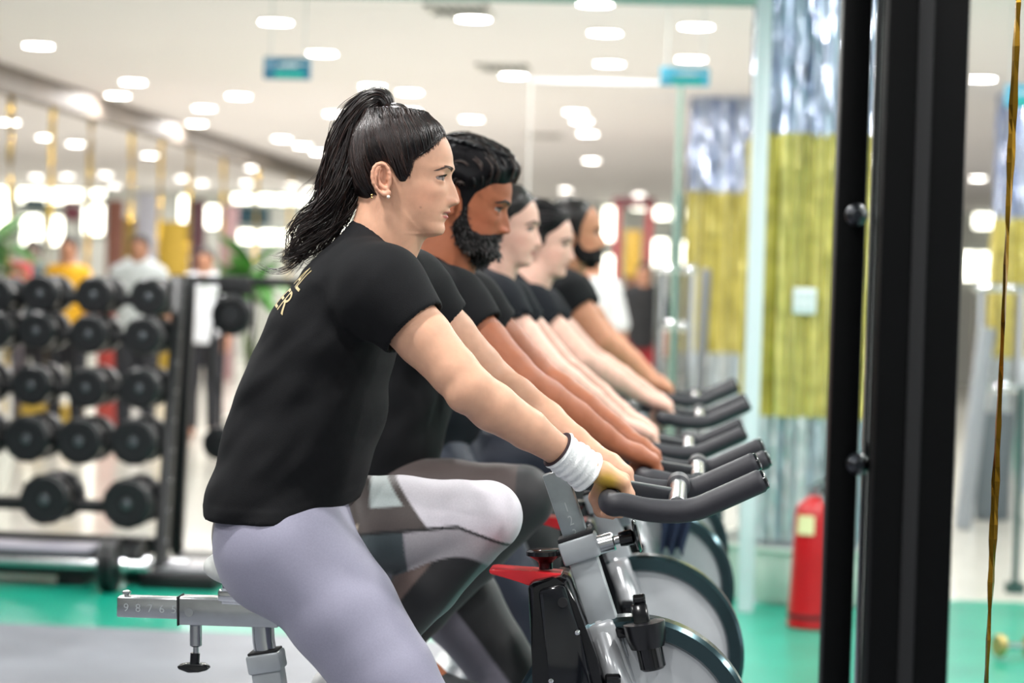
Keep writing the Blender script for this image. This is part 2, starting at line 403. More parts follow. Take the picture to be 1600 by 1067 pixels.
def eyes(hd, root, brow_col, iris='4a3527', thick=1.3):
    for sg in (-1, 1):
        e = Vector(hd.wld((hd.eye[0], sg * hd.eye[1], hd.eye[2])))
        b = MB(); b.ball((0, 0, 0), .0122 * hd.sc, 32); o = b.build('eyeball', mat('eye white', 'a3968f', .15), root)
        gz = Vector(hd.R @ np.array((1, sg * -.02 - .16, .0))).normalized(); M = gz.to_track_quat('Z', 'Y').to_matrix()
        for r0, r1, h_, c_ in ((.0068, .0064, .0113, iris), (.0032, .0030, .0119, '0a0808')):
            k = MB(); k.lathe((0, 0, .0), (0, 0, 1), [(.0, r0 * .9 * hd.sc), (h_ * hd.sc * .93, r0 * hd.sc), (h_ * hd.sc * 1.02, r0 * .72 * hd.sc), (h_ * hd.sc * 1.045, 0)], 20)
            for v in k.bm.verts: v.co = M @ v.co
            k.build('iris' if c_ == iris else 'pupil', mat('eye ' + c_, c_, .3), o)
        o.location = e
        # lashes and brow as short hairs
        S, R = [], []
        for i in range(26):
            u = i / 25; yy = sg * (hd.eye[1] - .010 + .0235 * u); fx = hd.eye[0] + .0115 * math.sqrt(max(0, 1 - ((abs(yy) - hd.eye[1]) / .0145) ** 2)); a = np.array((fx, yy, hd.eye[2] + .0046 * math.sqrt(max(0, 1 - ((u - .45) / .62) ** 2)) - .0003))
            dr = np.array((.0055, sg * (u - .35) * .006, .0010)); S.append([a, a + dr * .5 - (0, 0, .0004), a + dr + (0, 0, .0012)]); R.append([.00085 * thick, .0007 * thick, .0002])
        link('eyelashes', tubes_mesh('eyelashes', [hd.wlds(x) for x in S], np.array(R) * hd.sc), mat('lash', '120c0b', .5), root)
        S, R = [], []; zb = hp(700, 266.5)[1]
        for i in range(int(95 * thick)):
            u = rng.random(); yy = sg * (.0115 + .034 * u); lift = .0052 * math.sin(min(u, .7) / .7 * PI / 2) - .0075 * max(0, u - .62) / .38; z = zb + lift + (rng.random() - .5) * .0056 * (1 - .65 * u)
            p0 = np.array((surf_x(hd, yy, z) - .0004, yy, z)); y2 = yy + sg * .0062; z2 = z + .0016 - .003 * u; p1 = np.array((surf_x(hd, y2, z2) + .0006, y2, z2)); S.append([p0, (p0 + p1) / 2 + (.0007, 0, 0), p1]); R.append([.00045 * thick, .00042 * thick, .00012])
        link('eyebrow', tubes_mesh('eyebrow', [hd.wlds(x) for x in S], np.array(R) * hd.sc), mat('brow ' + brow_col, brow_col, .5), root)
def surf_x(hd, y, z):                          # forward surface of the face at a lateral offset
    lo, hi = -.09, .02
    for _ in range(26):
        m = (lo + hi) / 2
        if float(hd.base(np.array(m), np.array(y), np.array(z))) < 0: lo = m
        else: hi = m
    return lo
def scalp_pt(hd, c, d, infl):                  # ray from inside the head to the inflated scalp
    lo, hi = np.zeros(len(d)), np.full(len(d), .2)
    for _ in range(22):
        m = (lo + hi) / 2; q = c + d * m[:, None]; inn = hd.base(q[:, 0], q[:, 1], q[:, 2], infl, False) < 0; lo = np.where(inn, m, lo); hi = np.where(inn, hi, m)
    return c + d * lo[:, None]
HC = np.array((hp(630, 262)[0], 0, hp(630, 262)[1]))
def scalp_strands(hd, starts, to, infl, m=14, lift=0., jitter=.004):   # hairs lying on the head from start directions to a gathering point
    s0 = starts / np.linalg.norm(starts, axis=1, keepdims=True); S = []
    e = np.asarray(to) - HC + rng.normal(0, jitter, (len(s0), 3)); e /= np.linalg.norm(e, axis=1, keepdims=True)
    om = np.arccos(np.clip((s0 * e).sum(1), -1, 1)); so = np.maximum(np.sin(om), 1e-4)
    for t in np.linspace(0, 1, m):
        d = (np.sin((1 - t) * om) / so)[:, None] * s0 + (np.sin(t * om) / so)[:, None] * e; d /= np.linalg.norm(d, axis=1, keepdims=True)
        S.append(scalp_pt(hd, HC, d, infl + lift * math.sin(PI * t)))
    return hd.wlds(np.stack(S, 1).reshape(-1, 3)).reshape(len(s0), m, 3)
SKIN = dict(fair=('c99b80', 'a04c4b'), light=('d3a998', 'b0625f'), brown=('985a3d', '6d3a31'), tan=('b67e60', '804a42'))
def skin_mat(tone):
    return mat('skin ' + tone, SKIN[tone][0], .52, var=.06, scale=55, bump=.12, bscale=900, attr=True, Subsurface_Weight=.12, Subsurface_Scale=.012, Specular_IOR_Level=.35)
def field_for(Ym, h, hh, x=(-1.0, -.04), z=(.04, 1.76), zh=(1.42, 1.76), xh=(-.63, -.36)):
    xs = axis([(x[0], xh[0], h), (xh[0], xh[1], hh), (xh[1], x[1], h)]); ys = Ym + axis([(-.29, -.105, h), (-.105, .105, hh), (.105, .29, h)])
    zs = axis([(z[0], .72, h * 1.8), (.72, zh[0], h), (zh[0], zh[1], hh)]); return Field(xs, ys, zs)
XB, ZB = -.125, 1.052                           # the cross bar of the handlebar
def rider(name_label, Ym, hd, tone, hh=.006, h=.008, d=(0, 0, 0), bulk=1., legcol='grey', dark='shirt black', band=False, bike=(0., 0.), phase=False, detail=False, group=None, shoe='e6e6e4'):
    dx, dy, dz = d; off = np.array((dx, Ym - Y1 + dy, dz)); W = lambda px, py, Y: P(px, py, Y) + off
    root = thing('person', name_label, 'person', (-.72 + dx, Ym, 0), group); ro = np.array(root.location)
    def put(nm, V, Q, m, parent=root, colors=None): return link(nm, np_mesh(nm, V - ro, Q, True, colors), m, parent)
    def rel(o): o.location = Vector(o.location) - Vector(ro); return o
    b = bulk
    shN, shF = W(578, 434, Y1 - .165), W(578, 434, Y1 - .165) + (0, .33, 0)
    elN, elF = W(733, 607, Y1 - .215), W(772, 597, Y1 + .21); wrN = W(899, 722, Y1 - .115); wrF = W(921, 705, Y1 + .12)
    g_ = np.array((bike[0], Ym - Y1, bike[1])) - off; wrN, wrF = wrN + g_, wrF + g_; elN, elF = elN + .5 * g_, elF + .5 * g_
    grip = ((bike[0], 0, bike[1]),) * 2
    neckb = W(590, 415, Y1); hipN, hipF = W(462, 850, Y1 - .085), np.array((-.725, Y1 + .09, .955)) + off
    knN, anN = W(698, 1195, Y1 - .105), np.array((-.545, Y1 - .10, .225)) + off
    knF, anF = np.array((-.352, Y1 + .105, .992)) + off, np.array((-.607, Y1 + .10, .665)) + off
    if phase:
        fl = lambda v: np.array((v[0], 2 * Ym - v[1], v[2])); hipN, knN, anN, hipF, knF, anF = fl(hipF), fl(knF), fl(anF), fl(hipN), fl(knN), fl(anN)
    toN, toF = anN + (.145, 0, -.085), anF + (.15, 0, -.075)
    B = field_for(Ym, h, hh, (-1.02 + dx, -.04 + dx), xh=(hd.pos[0] - .21 * hd.sc, hd.pos[0] + .03), zh=(hd.pos[2] - .10, hd.pos[2] + .20))
    st = [(*W(415, 860, Y1)[[0, 2]], Ym, .085 * b, .145 * b), (*W(470, 690, Y1)[[0, 2]], Ym, .088 * b, .125 * b), (*W(530, 530, Y1)[[0, 2]], Ym, .088 * b, .135 * b), (*W(562, 445, Y1)[[0, 2]], Ym, .060 * b, .135 * b)]
    lo, hi = np.array((-1.0 + dx, Ym - .24, .8)), np.array((-.4 + dx, Ym + .24, 1.55)); B.add(f_loft(st), lo, hi, .02)
    # neck
    nb = hd.wld((hp(618, 335)[0], 0, hp(618, 335)[1])); nt = hd.wld((hp(606, 305)[0], 0, hp(606, 305)[1]))
    B.chain([W(580, 428, Y1), (W(592, 395, Y1) + nb * 1.0) / 2, nb, nt], [.066 * b, .055 * b, .051 * b, .050 * b], k=.03)
    B.chain([hd.wld((hp(603, 318)[0], -.048, hp(603, 318)[1])), W(622, 408, Y1) - (0, .02, 0)], [.010, .008], k=.02)
    hd.add_to(B, .012)
    arms = []
    for sg, sh, el, wr, hip, kn, an, to in ((-1, shN, elN, wrN, hipN, knN, anN, toN), (1, shF, elF, wrF, hipF, knF, anF, toF)):
        u = el - sh; B.chain([sh - (0, sg * .03, .01), sh + u * .25, sh + u * .55, sh + u * .85, el], [.056 * b, .053 * b, .0470 * b, .0405 * b, .0385 * b], k=.008)
        v = wr - el; B.chain([el, el + v * .22 + (0, 0, -.003), el + v * .55, el + v * .85, wr], [.0385 * b, .0400 * b, .0335 * b, .0250 * b, .0225 * b], k=.008)
        B.ell(el + np.array((-.008, sg * .010, -.012)), (.026 * b, .026 * b, .026 * b), k=.012)
        # hand round the cross bar
        gx, gy, gz = grip[0 if sg < 0 else 1]; xb, zb = XB + dx * 0 + gx, ZB + gz; y0 = Ym + sg * .088 + gy; S = .96 * (1 + (b - 1) * .6)
        mcp = []
        for i, (rr, ln) in enumerate(((.0092, 1.0), (.0094, 1.06), (.0088, 1.0), (.0078, .86))):   # index .. little finger
            y = y0 + sg * (-.029 + .0195 * i) * S; a0 = math.radians(62 - 5 * abs(i - 1)); R0 = .019
            q = lambda ang, rad: np.array((xb + math.cos(math.radians(ang)) * rad, y, zb + math.sin(math.radians(ang)) * rad))
            m0 = np.array((xb + math.cos(a0) * .037, y, zb + math.sin(a0) * .037)); mcp.append(m0)
            pts = [m0, q(12 - 4 * i, R0 + rr + .004), q(-52, R0 + rr + .001), q(-112 + 10 * (i == 3), R0 + rr * .8)]
            B.chain(pts, [rr * 1.12 * S, rr * 1.05 * S, rr * .95 * S, rr * .78 * S], k=.0028)
            B.ell(m0 + (0, 0, .0015), [rr * 1.18 * S] * 3, k=.004); B.ell(pts[1], [rr * 1.12 * S] * 3, k=.003)
            B.chain([wr + (0, sg * (-.012 + .008 * i), 0), wr * .4 + m0 * .6 + (0, 0, .004), m0], [.0175 * S, .0150 * S, .0112 * S], k=.006)
        pc = wr * .45 + (mcp[1] + mcp[2]) / 2 * .55; ax_ = _unit((mcp[1] + mcp[2]) / 2 - wr); side_ = np.array((0, 1, 0)) - ax_ * ax_[1]; side_ = _unit(side_)
        Rm = np.array((ax_, side_, np.cross(ax_, side_))); B.ell(pc - np.array((0, 0, .006)), (.047 * S, .034 * S, .0165 * S), Rm, k=.010)
        th = [wr * .38 + mcp[0] * .62 + np.array((0, -sg * .010, -.012)), np.array((xb - .026, y0 - sg * .040, zb - .002)), np.array((xb - .018, y0 - sg * .044, zb - .0255)), np.array((xb + .003, y0 - sg * .038, zb - .0305))]
        B.chain(th, [.0150 * S, .0125 * S, .0104 * S, .0086 * S], k=.005)
        t = kn - hip; B.chain([hip, hip + t * .4, hip + t * .8, kn], [.080 * b, .072 * b, .055 * b, .050 * b], k=.006)
        c_ = an - kn; B.chain([kn, kn + c_ * .3, kn + c_ * .75, an], [.048 * b, .047 * b, .032 * b, .029 * b], k=.006)
        B.chain([an, an + (to - an) * .5 + (0, 0, -.012), to + (0, 0, -.012)], [.030, .030, .022], k=.02)
    V, Q = B.mesh(1)
    lx, ly, lz = hd.loc(V[:, 0], V[:, 1], V[:, 2]); base = np.array(srgb(SKIN[tone][0]))[:3]; lipc = np.array(srgb(SKIN[tone][1]))[:3]
    C = np.tile(base, (len(V), 1)); zt = lambda py: hp(700, py)[1]
    ul = np.clip(1.15 - np.abs(lz - zt(332.6)) / np.maximum(.0042 * np.clip(1 - np.abs(ly) / .027, 0, 1), 1e-4), 0, 1) + np.clip(1.15 - np.abs(lz - zt(339.4)) / np.maximum(.0056 * np.clip(1 - np.abs(ly) / .026, 0, 1), 1e-4), 0, 1)
    lip = np.clip(ul * 1.6, 0, 1) * np.clip((.0245 - np.abs(ly)) / .003, 0, 1) * (lx > hp(682, 300)[0]) * (0.95 if hd.lip > .8 else .5); C = C * (1 - lip[:, None]) + lipc * lip[:, None]
    ml_ = np.clip(1.2 * G(lz - zt(335.4), .0016), 0, 1) * np.clip((.0235 - np.abs(ly)) / .004, 0, 1) * (lx > hp(682, 300)[0]); C = C * (1 - .6 * ml_[:, None])
    red = .5 * G(lx - hp(672, 300)[0], .03) * G(lz - zt(310), .02) + .45 * G(lx - .0, .012) * G(lz - zt(314), .010) + .6 * (np.abs(ly) > .073) * G(lx - hp(606, 300)[0], .022) * G(lz - zt(284), .035)
    C = C * (1 - .35 * np.clip(red, 0, 1)[:, None] * np.array((.25, .75, .8)))
    if detail:
        ml = G(lx - hp(672.5, 0)[0], .0016) * G(lz - zt(327), .0016) * (ly < 0); C *= (1 - .45 * ml[:, None])
        st_ = W(947, 757, Y1 - .14); yel = np.clip(1.3 * G(V[:, 0] - st_[0], .021) * G(V[:, 2] - st_[2], .021) * (V[:, 1] < Ym), 0, 1) ; C = C * (1 - .75 * yel[:, None]) + np.array(srgb('c9a80e'))[:3] * .75 * yel[:, None]
    body = put('body', V, Q, skin_mat(tone), root, np.hstack([C, np.ones((len(C), 1))]))
    # shirt: loose shell with real openings
    T = Field(axis([(-1.03 + dx, -.36 + dx, h)]), Ym + axis([(-.29, .29, h)]), axis([(.84 + dz, 1.53 + dz, h)]))
    sT = [W(432, 845, Y1), W(440, 790, Y1), W(466, 705, Y1), W(492, 620, Y1), W(520, 530, Y1), W(548, 462, Y1), W(573, 418, Y1)]
    aT = [.122, .124, .125, .122, .110, .088, .060]; wT = [.185, .182, .172, .165, .168, .165, .125]
    st = [(p[0], p[2], Ym, a * b, w_ * b) for p, a, w_ in zip(sT, aT, wT)]
    fold = lambda X, Y, Z: .0065 * noise(X * 8 + Z * 5, Y * 8, Z * 13 - X * 15, 3) + .0040 * noise(X * 20 + 7, Y * 12, Z * 30 - X * 22, 5)
    lo, hi = np.array((-1.02 + dx, Ym - .26, .86)), np.array((-.38 + dx, Ym + .26, 1.56)); fl = f_loft(st, 2.2)
    T.add(lambda X, Y, Z: fl(X, Y, Z) + fold(X, Y, Z), lo, hi, .01)
    T.chain([W(575, 418, Y1), W(589, 384, Y1)], [.072 * b, .062 * b], k=.03)
    for sg, sh, el in ((-1, shN, elN), (1, shF, elF)):
        u = el - sh; e = sh + u * .50; a0 = sh - (0, sg * .045, .012)
        for p, q, r1, r2 in ((a0, sh + u * .12, .074, .072), (sh + u * .12, e, .072, .063)):
            fc = f_cap(p, q, r1 * b, r2 * b); T.add(lambda X, Y, Z, fc=fc: fc(X, Y, Z) + .35 * fold(X, Y, Z), np.minimum(p, q) - .08, np.maximum(p, q) + .08, .035)
    for sg, sh, el in ((-1, shN, elN), (1, shF, elF)):    # sleeve hems
        u = _unit(el - sh); e = sh + (el - sh) * .47; ym = .10 * sg + Ym
        T.cut(lambda X, Y, Z: -((X - e[0]) * u[0] + (Y - e[1]) * u[1] + (Z - e[2]) * u[2]) + 1.0 * np.maximum(0, (.105 - sg * (Y - Ym))) + 2. * np.maximum(0, -(X - e[0] + .085)), e - .14, e + .14, .003)
    h0, h1, h2 = W(313, 803, Y1), W(440, 823, Y1 - .17), W(548, 786, Y1 - .05)
    hem = lambda X: np.interp(X, [h0[0] - .02, h0[0], h1[0], h2[0], h2[0] + .05], [h0[2] + .004, h0[2], h1[2], h2[2], h2[2] + .02])
    T.g += (.0016 * np.clip((T.z[None, None, :] - (hem(T.x)[:, None, None] + .024)) / .003, 0, 1)).astype(np.float32)
    T.cut(lambda X, Y, Z: Z - hem(X) - .0 * Y, lo, np.array((-.38 + dx, Ym + .3, 1.0 + dz)), .003)
    # neckline
    c0, c1 = W(566, 334, Y1), W(620, 402, Y1); nn = _unit((c1[2] - c0[2], 0, -(c1[0] - c0[0]))); nn = nn if nn[2] > 0 else -nn
    vneck = 0. if not hd.male else .3
    T.cut(lambda X, Y, Z: -((X - c0[0]) * nn[0] + (Z - c0[2]) * nn[2]) + .55 * np.maximum(0, np.abs(Y - Ym) - .055) + 0 * X, c0 - .16, c1 + .14, .003)
    if T.g.size:
        nbk = f_cap(W(580, 425, Y1), (W(592, 395, Y1) + nb) / 2, .060 * b, .056 * b); T.cut(lambda X, Y, Z: nbk(X, Y, Z), W(570, 440, Y1) - .1, W(640, 330, Y1) + .1, .004)
        inn = [(p[0], p[2], Ym, (a - .008) * b, (w_ - .008) * b) for p, a, w_ in zip(sT, aT, wT)]; fi = f_loft(inn, 2.2)
        T.cut(lambda X, Y, Z: fi(X, Y, Z) + fold(X, Y, Z) + .5 * np.maximum(0, Z - (.98 + dz)), lo, np.array((-.38 + dx, Ym + .26, 1.0 + dz)), .003)
        for sg, sh, el in ((-1, shN, elN), (1, shF, elF)):
            u = el - sh; fc = f_cap(sh + u * .30, el, .0545 * b, .0530 * b); T.cut(lambda X, Y, Z: fc(X, Y, Z), sh + u * .25 - .09, el + .09, .003)
    sV, sQ = T.mesh(2); sh_o = put('shirt', sV, sQ, mat(dark, {'shirt black': '08090c', 'shirt navy': '0a0e15'}[dark], .85, var=.10, scale=60, bump=.25, bscale=700, Specular_IOR_Level=.25))
    # leggings
    Lg = Field(axis([(-1.03 + dx, -.26 + dx, h)]), Ym + axis([(-.26, .26, h)]), axis([(.27, .7, h * 1.3), (.7, 1.12, h)]))
    Lg.ell(W(436, 850, Y1), (.108 * b, .160 * b, .086 * b), k=.03)
    Lg.ell(W(424, 840, Y1 - .08), (.088 * b, .088 * b, .088 * b), k=.03); Lg.ell(W(420, 842, Y1 + .075), (.086 * b, .088 * b, .086 * b), k=.03)
    Lg.add(f_loft([(*W(430, 870, Y1)[[0, 2]], Ym, .095 * b, .15 * b), (*W(440, 780, Y1)[[0, 2]], Ym, .105 * b, .15 * b)]), np.array((-1. + dx, Ym - .25, .8)), np.array((-.4 + dx, Ym + .25, 1.12)), .02)
    for sg, hip, kn, an in ((-1, hipN, knN, anN), (1, hipF, knF, anF)):
        t = kn - hip; Lg.chain([hip, hip + t * .3], [.097 * b, .095 * b], k=.06); Lg.chain([hip + t * .3, hip + t * .6, hip + t * .88, kn], [.095 * b, .084 * b, .069 * b, .063 * b], k=.012)
        c_ = an - kn; Lg.chain([kn, kn + c_ * .12, kn + c_ * .35 + np.array((-.012, 0, -.008)), kn + c_ * .75, an], [.060 * b, .057 * b, .057 * b, .040 * b, .034 * b], k=.012)
        Lg.ell(kn + np.array((.006, 0, .008)), (.052 * b, .048 * b, .052 * b), k=.02)
    gV, gQ = Lg.mesh(2)
    lc = {'grey': ('8e8da0', '2a2524'), 'black': ('111215', '111215'), 'navy': ('1d2333', '1d2333')}[legcol]
    C = np.tile(np.array(srgb(lc[0]))[:3], (len(gV), 1)); segd = lambda A_, B_: np.linalg.norm(gV - A_ - np.clip(((gV - A_) @ (B_ - A_)) / ((B_ - A_) @ (B_ - A_)), 0, 1)[:, None] * (B_ - A_), axis=1)
    far = np.clip(.5 + (np.minimum(segd(hipN, knN), segd(knN, anN)) - np.minimum(segd(hipF, knF), segd(knF, anF)) - .004) / .006, 0, 1)
    if legcol == 'grey':                       # panels on the far leg, worked along thigh and shin
        t = knF - hipF; tl = np.linalg.norm(t); t = t / tl; q = gV - hipF; s1 = q @ t; up = q @ _unit(np.cross(np.array((0, 1, 0)), t) * (1 if np.cross(np.array((0, 1, 0)), t)[2] > 0 else -1))
        c_ = anF - knF; cl = np.linalg.norm(c_); c_ = c_ / cl; q2 = gV - knF; s2 = q2 @ c_; fwd = q2 @ _unit(np.array((-c_[2], 0, c_[0])) * (1 if -c_[2] > 0 else -1))
        sm = lambda v, w_=.005: np.clip(.5 + v / w_, 0, 1)
        seg = lambda A_, B_: np.linalg.norm(gV - A_ - np.clip(((gV - A_) @ (B_ - A_)) / ((B_ - A_) @ (B_ - A_)), 0, 1)[:, None] * (B_ - A_), axis=1)
        ths = sm(seg(knF, anF) / .058 - seg(hipF, knF + .0 * c_) / .082 + .12 * (s2 < .03), .05)
        brown, light, teal, ink, mid = [np.array(srgb(x))[:3] for x in ('4b4341', 'd6d2da', '3f4a4e', '191a1d', '6a5a55')]
        A = np.tile(brown, (len(gV), 1)); mix = lambda A, c2, w_: A * (1 - w_[:, None]) + c2 * w_[:, None]
        lower = sm(-.006 - up - .5 * np.maximum(0, s1 - .33))
        A = mix(A, light, sm(s1 - .275 + .6 * up)); A = mix(A, np.array(srgb('b9c4c4'))[:3], sm(s1 - .18 + .0 * up) * sm(up - .038) * (1 - sm(s1 - .26 + .6 * up)))
        A = mix(A, np.array(srgb('c9b9a6'))[:3], sm(.012 - np.abs(s1 - .145 - .25 * (up + .0)) ) * sm(.012 - up))
        low = mix(np.tile(ink, (len(gV), 1)), teal, sm(s1 - .10)); low = mix(low, np.array(srgb('a5a1a6'))[:3], sm(s1 - .235)); A = mix(A, low, lower)
        A = mix(A, ink, sm(.003 - np.abs(up + .006 + .5 * np.maximum(0, s1 - .33)), .003))
        Bc = np.tile(ink, (len(gV), 1)); Bc = mix(Bc, mid, sm(-.014 - fwd) * sm(.23 - s2)); Bc = mix(Bc, light, sm(s2 - .225 - .35 * fwd)); Bc = mix(Bc, ink, sm(.006 - np.abs(fwd + .016)))
        Bc = mix(Bc, np.array(srgb('57706e'))[:3], sm(fwd - .047))
        A = A * ths[:, None] + Bc * (1 - ths[:, None])
        zone = far; C = C * (1 - zone[:, None]) + A * zone[:, None]
    if phase:                                  # grey panel along the back of the raised shin
        c_ = anN - knN; c_ = c_ / np.linalg.norm(c_); q2 = gV - knN; s2 = q2 @ c_; fw = np.array((-c_[2], 0, c_[0])); fw = fw if fw[0] > 0 else -fw; fwd = q2 @ fw; t = knN - hipN
        w_ = np.clip(.5 + (-.004 - fwd) / .006, 0, 1) * np.clip(.5 + (s2 - .05) / .006, 0, 1) * (segd(knN, anN) < segd(hipN, knN)) * (1 - far); C = C * (1 - w_[:, None]) + np.array(srgb('77747f'))[:3] * w_[:, None]
        t = knF - hipF; t = t / np.linalg.norm(t); fw2 = np.array((-t[2], 0, t[0])); fw2 = fw2 if fw2[0] > 0 else -fw2; w_ = far * np.clip(.5 + (.002 - (gV - hipF) @ fw2) / .006, 0, 1) * np.clip(.5 + ((gV - hipF) @ t - .12) / .006, 0, 1); C = C * (1 - w_[:, None]) + np.array(srgb('77747f'))[:3] * w_[:, None]
        th_ = (segd(hipN, knN) < segd(knN, anN)) * (1 - far) * np.clip(.5 + ((gV[:, 2] - (hipN[2] + .01)) / .01), 0, 1); C = C * (1 - th_[:, None]) + np.array(srgb('3a2e2c'))[:3] * th_[:, None]
    put('leggings', gV, gQ, mat('leggings ' + legcol, lc[0], .62, var=.05, scale=300, bump=.08, bscale=1200, attr=True, Sheen_Weight=.15), root, np.hstack([C, np.ones((len(C), 1))]))
    for sg, an, to in ((-1, anN, toN), (1, anF, toF)):
        Sf = Field(axis([(an[0] - .09, to[0] + .10, .006)]), axis([(an[1] - .07, an[1] + .07, .006)]), axis([(to[2] - .08, an[2] + .07, .006)]))
        Sf.chain([an + (-.03, 0, -.05), an + (.02, 0, -.055), to + (.02, 0, -.018), to + (.065, 0, -.022)], [.040, .042, .038, .028], k=.02); Sf.chain([an + (-.008, 0, .01), an + (.0, 0, -.04)], [.042, .044], k=.02)
        sv, sq = Sf.mesh(1); so = put('shoe', sv, sq, mat('shoe ' + shoe, shoe, .6, var=.05, scale=40))
        if detail and sg > 0:
            k = MB(); k.tube([an - ro + Vector((.02, -.041, -.03)), an - ro + Vector((.03, -.046, -.05)), an - ro + Vector((.05, -.043, -.075))], [.010, .012, .006], 8); k.build('shoe_mark', mat('shoe red', 'c22a33', .5), so)
    if band:
        e0 = wrN + (wrN - elN) * .13 + np.array((0, .0, -.003)); e1 = wrN + (elN - wrN) * .17; dr = e1 - e0; rows = []
        n_ = 40; prof = []
        for i in range(n_ + 1):
            t = i / n_; r = .0348 - .0012 * t + .0014 * math.sin(t * 34) * (1 - .35 * t) + .0012 * math.sin(t * 13 + 1); r *= 1 - .03 * (t < .04) - .05 * (t > .97); prof.append((t, r))
        k = MB(); k.lathe(e0 - ro, e1 - ro, prof, 40)
        c0_ = Vector(e0 - ro)
        for v in k.bm.verts:
            tq = min(1, (v.co - c0_).length / .07); v.co.y = c0_.y + (v.co.y - c0_.y) * (1 + .22 * (1 - tq))
            v.co += Vector((0, 0, 1)) * .0014 * math.sin((v.co - c0_).length * 260 + v.co.y * 90)
        tag(k.build('wristband', mat('towelling white', 'eef1f0', .95, var=.04, scale=120, bump=.7, bscale=420), root), 'white ribbed towelling wristband')
        k = MB(); k.cyl(e1 - ro, e1 + dr * .03 - ro, .0335, 40, .0337, .001); tag(k.build('hair_tie', mat('tie dark', '2a1820', .8), root), 'thin dark band above the wristband')
    return root, dict(shN=shN, elN=elN, wrN=wrN, ro=ro, shirt=(sV, sQ), W=W, body=body, shF=shF)
def finish(root, ro, names=('eyeball', 'eyelashes', 'eyebrow', 'hair', 'ponytail', 'beard', 'hair_bun', 'earring', 'necklace')):
    for c in root.children:
        if c.name.split('.')[0] in names: c.location = Vector(c.location) - Vector(ro)
HAIRLINE = [(697, 212), (690, 222), (683, 232), (672, 243), (660, 250), (651, 257), (648.5, 266), (647, 278), (641, 288), (633, 288), (627, 280), (621, 268), (614, 259), (604, 256), (594, 261), (590, 275), (591, 290), (596, 303), (599, 313), (591, 326), (575, 334), (560, 340)]
def hair_cap(hd, root, poly, thick, m, edge=.030, res=.0028, extra=None, name='hair', sm=2, groove=0., noise_=0., hole=None, dmin=.0012):
    lo, hi = hd.bounds(); lo = lo - .02; hi = hi + .02
    Fd = Field(axis([(lo[0], hi[0], res)]), axis([(hd.pos[1] - .125, hd.pos[1] + .125, res)]), axis([(lo[2], hi[2], res)])); pf = f_poly(hd.poly(poly))
    def fn(X, Y, Z):
        x, y, z = hd.loc(X, Y, Z); pd = pf(x, z)
        t = np.clip(-pd / edge, 0, 1); t = t * t * (3 - 2 * t); inf = dmin + thick * t
        if extra is not None: inf = inf + extra(x, y, z) * t
        f = hd.base(x, y, z, 0., name == 'beard', 1.25 if name == 'beard' else 2.2) - inf
        if noise_: f = f + noise_ * t * (noise(x * 260, y * 260, z * 120, 4) + .8 * noise(x * 120, y * 120, z * 60, 9))
        if hole is not None: f = smax(f, hole(x, y, z), .002)
        return smax(f, pd, .0022) * hd.sc
    Fd.add(fn, lo, hi, 1e-5); V, Q = Fd.mesh(sm)
    return link(name, np_mesh(name, V, Q), m, root)
def starts_in(hd, poly, n, edge_bias=.35, infl=.004):
    pf = f_poly(hd.poly(poly)); out = []
    while len(out) < n:
        d = rng.normal(size=(n * 3, 3)); d /= np.linalg.norm(d, axis=1, keepdims=True); q = scalp_pt(hd, HC, d, infl); pd = pf(q[:, 0], q[:, 2])
        ok = (pd < -.0005) & ((pd > -.010) | (rng.random(len(pd)) < edge_bias)) & (q[:, 2] > hp(700, 338)[1]); out += list(d[ok])
    return np.array(out[:n])
M_HAIR = mat('hair dark brown', '120b0a', .40, var=.35, scale=120, Specular_IOR_Level=.38)
M_STRAND = mat('hair strands', '2a1a14', .33, var=.25, scale=90, attr=True, Specular_IOR_Level=.5)
DARK = ('060405', '2c1a14'); BLACK = ('060507', '2a2220')
M_HAIRB = mat('hair black', '08070a', .6, var=.2, scale=120, Specular_IOR_Level=.15)
M_BEARD = mat('beard black', '0a0808', .8, var=.2, scale=150, Specular_IOR_Level=.2)
M_GOLD = mat('gold', 'd8b566', .22, 1.)

# --- first rider: woman with a high ponytail
hd = Head(NOSE1)
root, J = rider('woman with a high wavy ponytail, black shirt and a white wristband pedalling the first bike', Y1, hd, 'fair', hh=.0022, h=.0042, band=True, detail=True, group='riders on the spin bikes')
ro = J['ro']; eyes(hd, root, '4a3226', thick=1.15)
OUT = [(520, 345), (512, 150), (725, 140), (708, 204)]
hair = hair_cap(hd, root, HAIRLINE + OUT, .0085, M_HAIR, res=.0024)
base_pt = np.array((*hp(603, 181), 0))[[0, 2, 1]]
dirs = starts_in(hd, HAIRLINE + OUT, 1900, .22)
S = scalp_strands(hd, dirs, base_pt, .0088, m=14, lift=.0012, jitter=.008)
# fine hairs softening the front hairline
pf = f_poly(hd.poly(HAIRLINE + OUT)); d = rng.normal(size=(60000, 3)); d[:, 0] = np.abs(d[:, 0]); d /= np.linalg.norm(d, axis=1, keepdims=True); q = scalp_pt(hd, HC, d, 0.); pd = pf(q[:, 0], q[:, 2])
ok = (pd > -.003) & (pd < .0055 * rng.random(len(pd)) ** 1.5) & (q[:, 2] > hp(648, 284)[1]) & (q[:, 0] > hp(640, 300)[0]); d = d[ok][:900]
Sf = scalp_strands(hd, d, base_pt, .0030, m=14, lift=.0, jitter=.03); Sf = Sf[:, :6]; g_ = np.linspace(0, 1, 6)
q0 = hd.wlds(scalp_pt(hd, HC, d, .0004)); Sf[:, 0] = q0; link('hair', tubes_mesh('hair', Sf, np.outer(rng.uniform(.00025, .0006, len(Sf)), [.3, 1, 1, 1, .9, .6]), 4, DARK), M_STRAND, root)
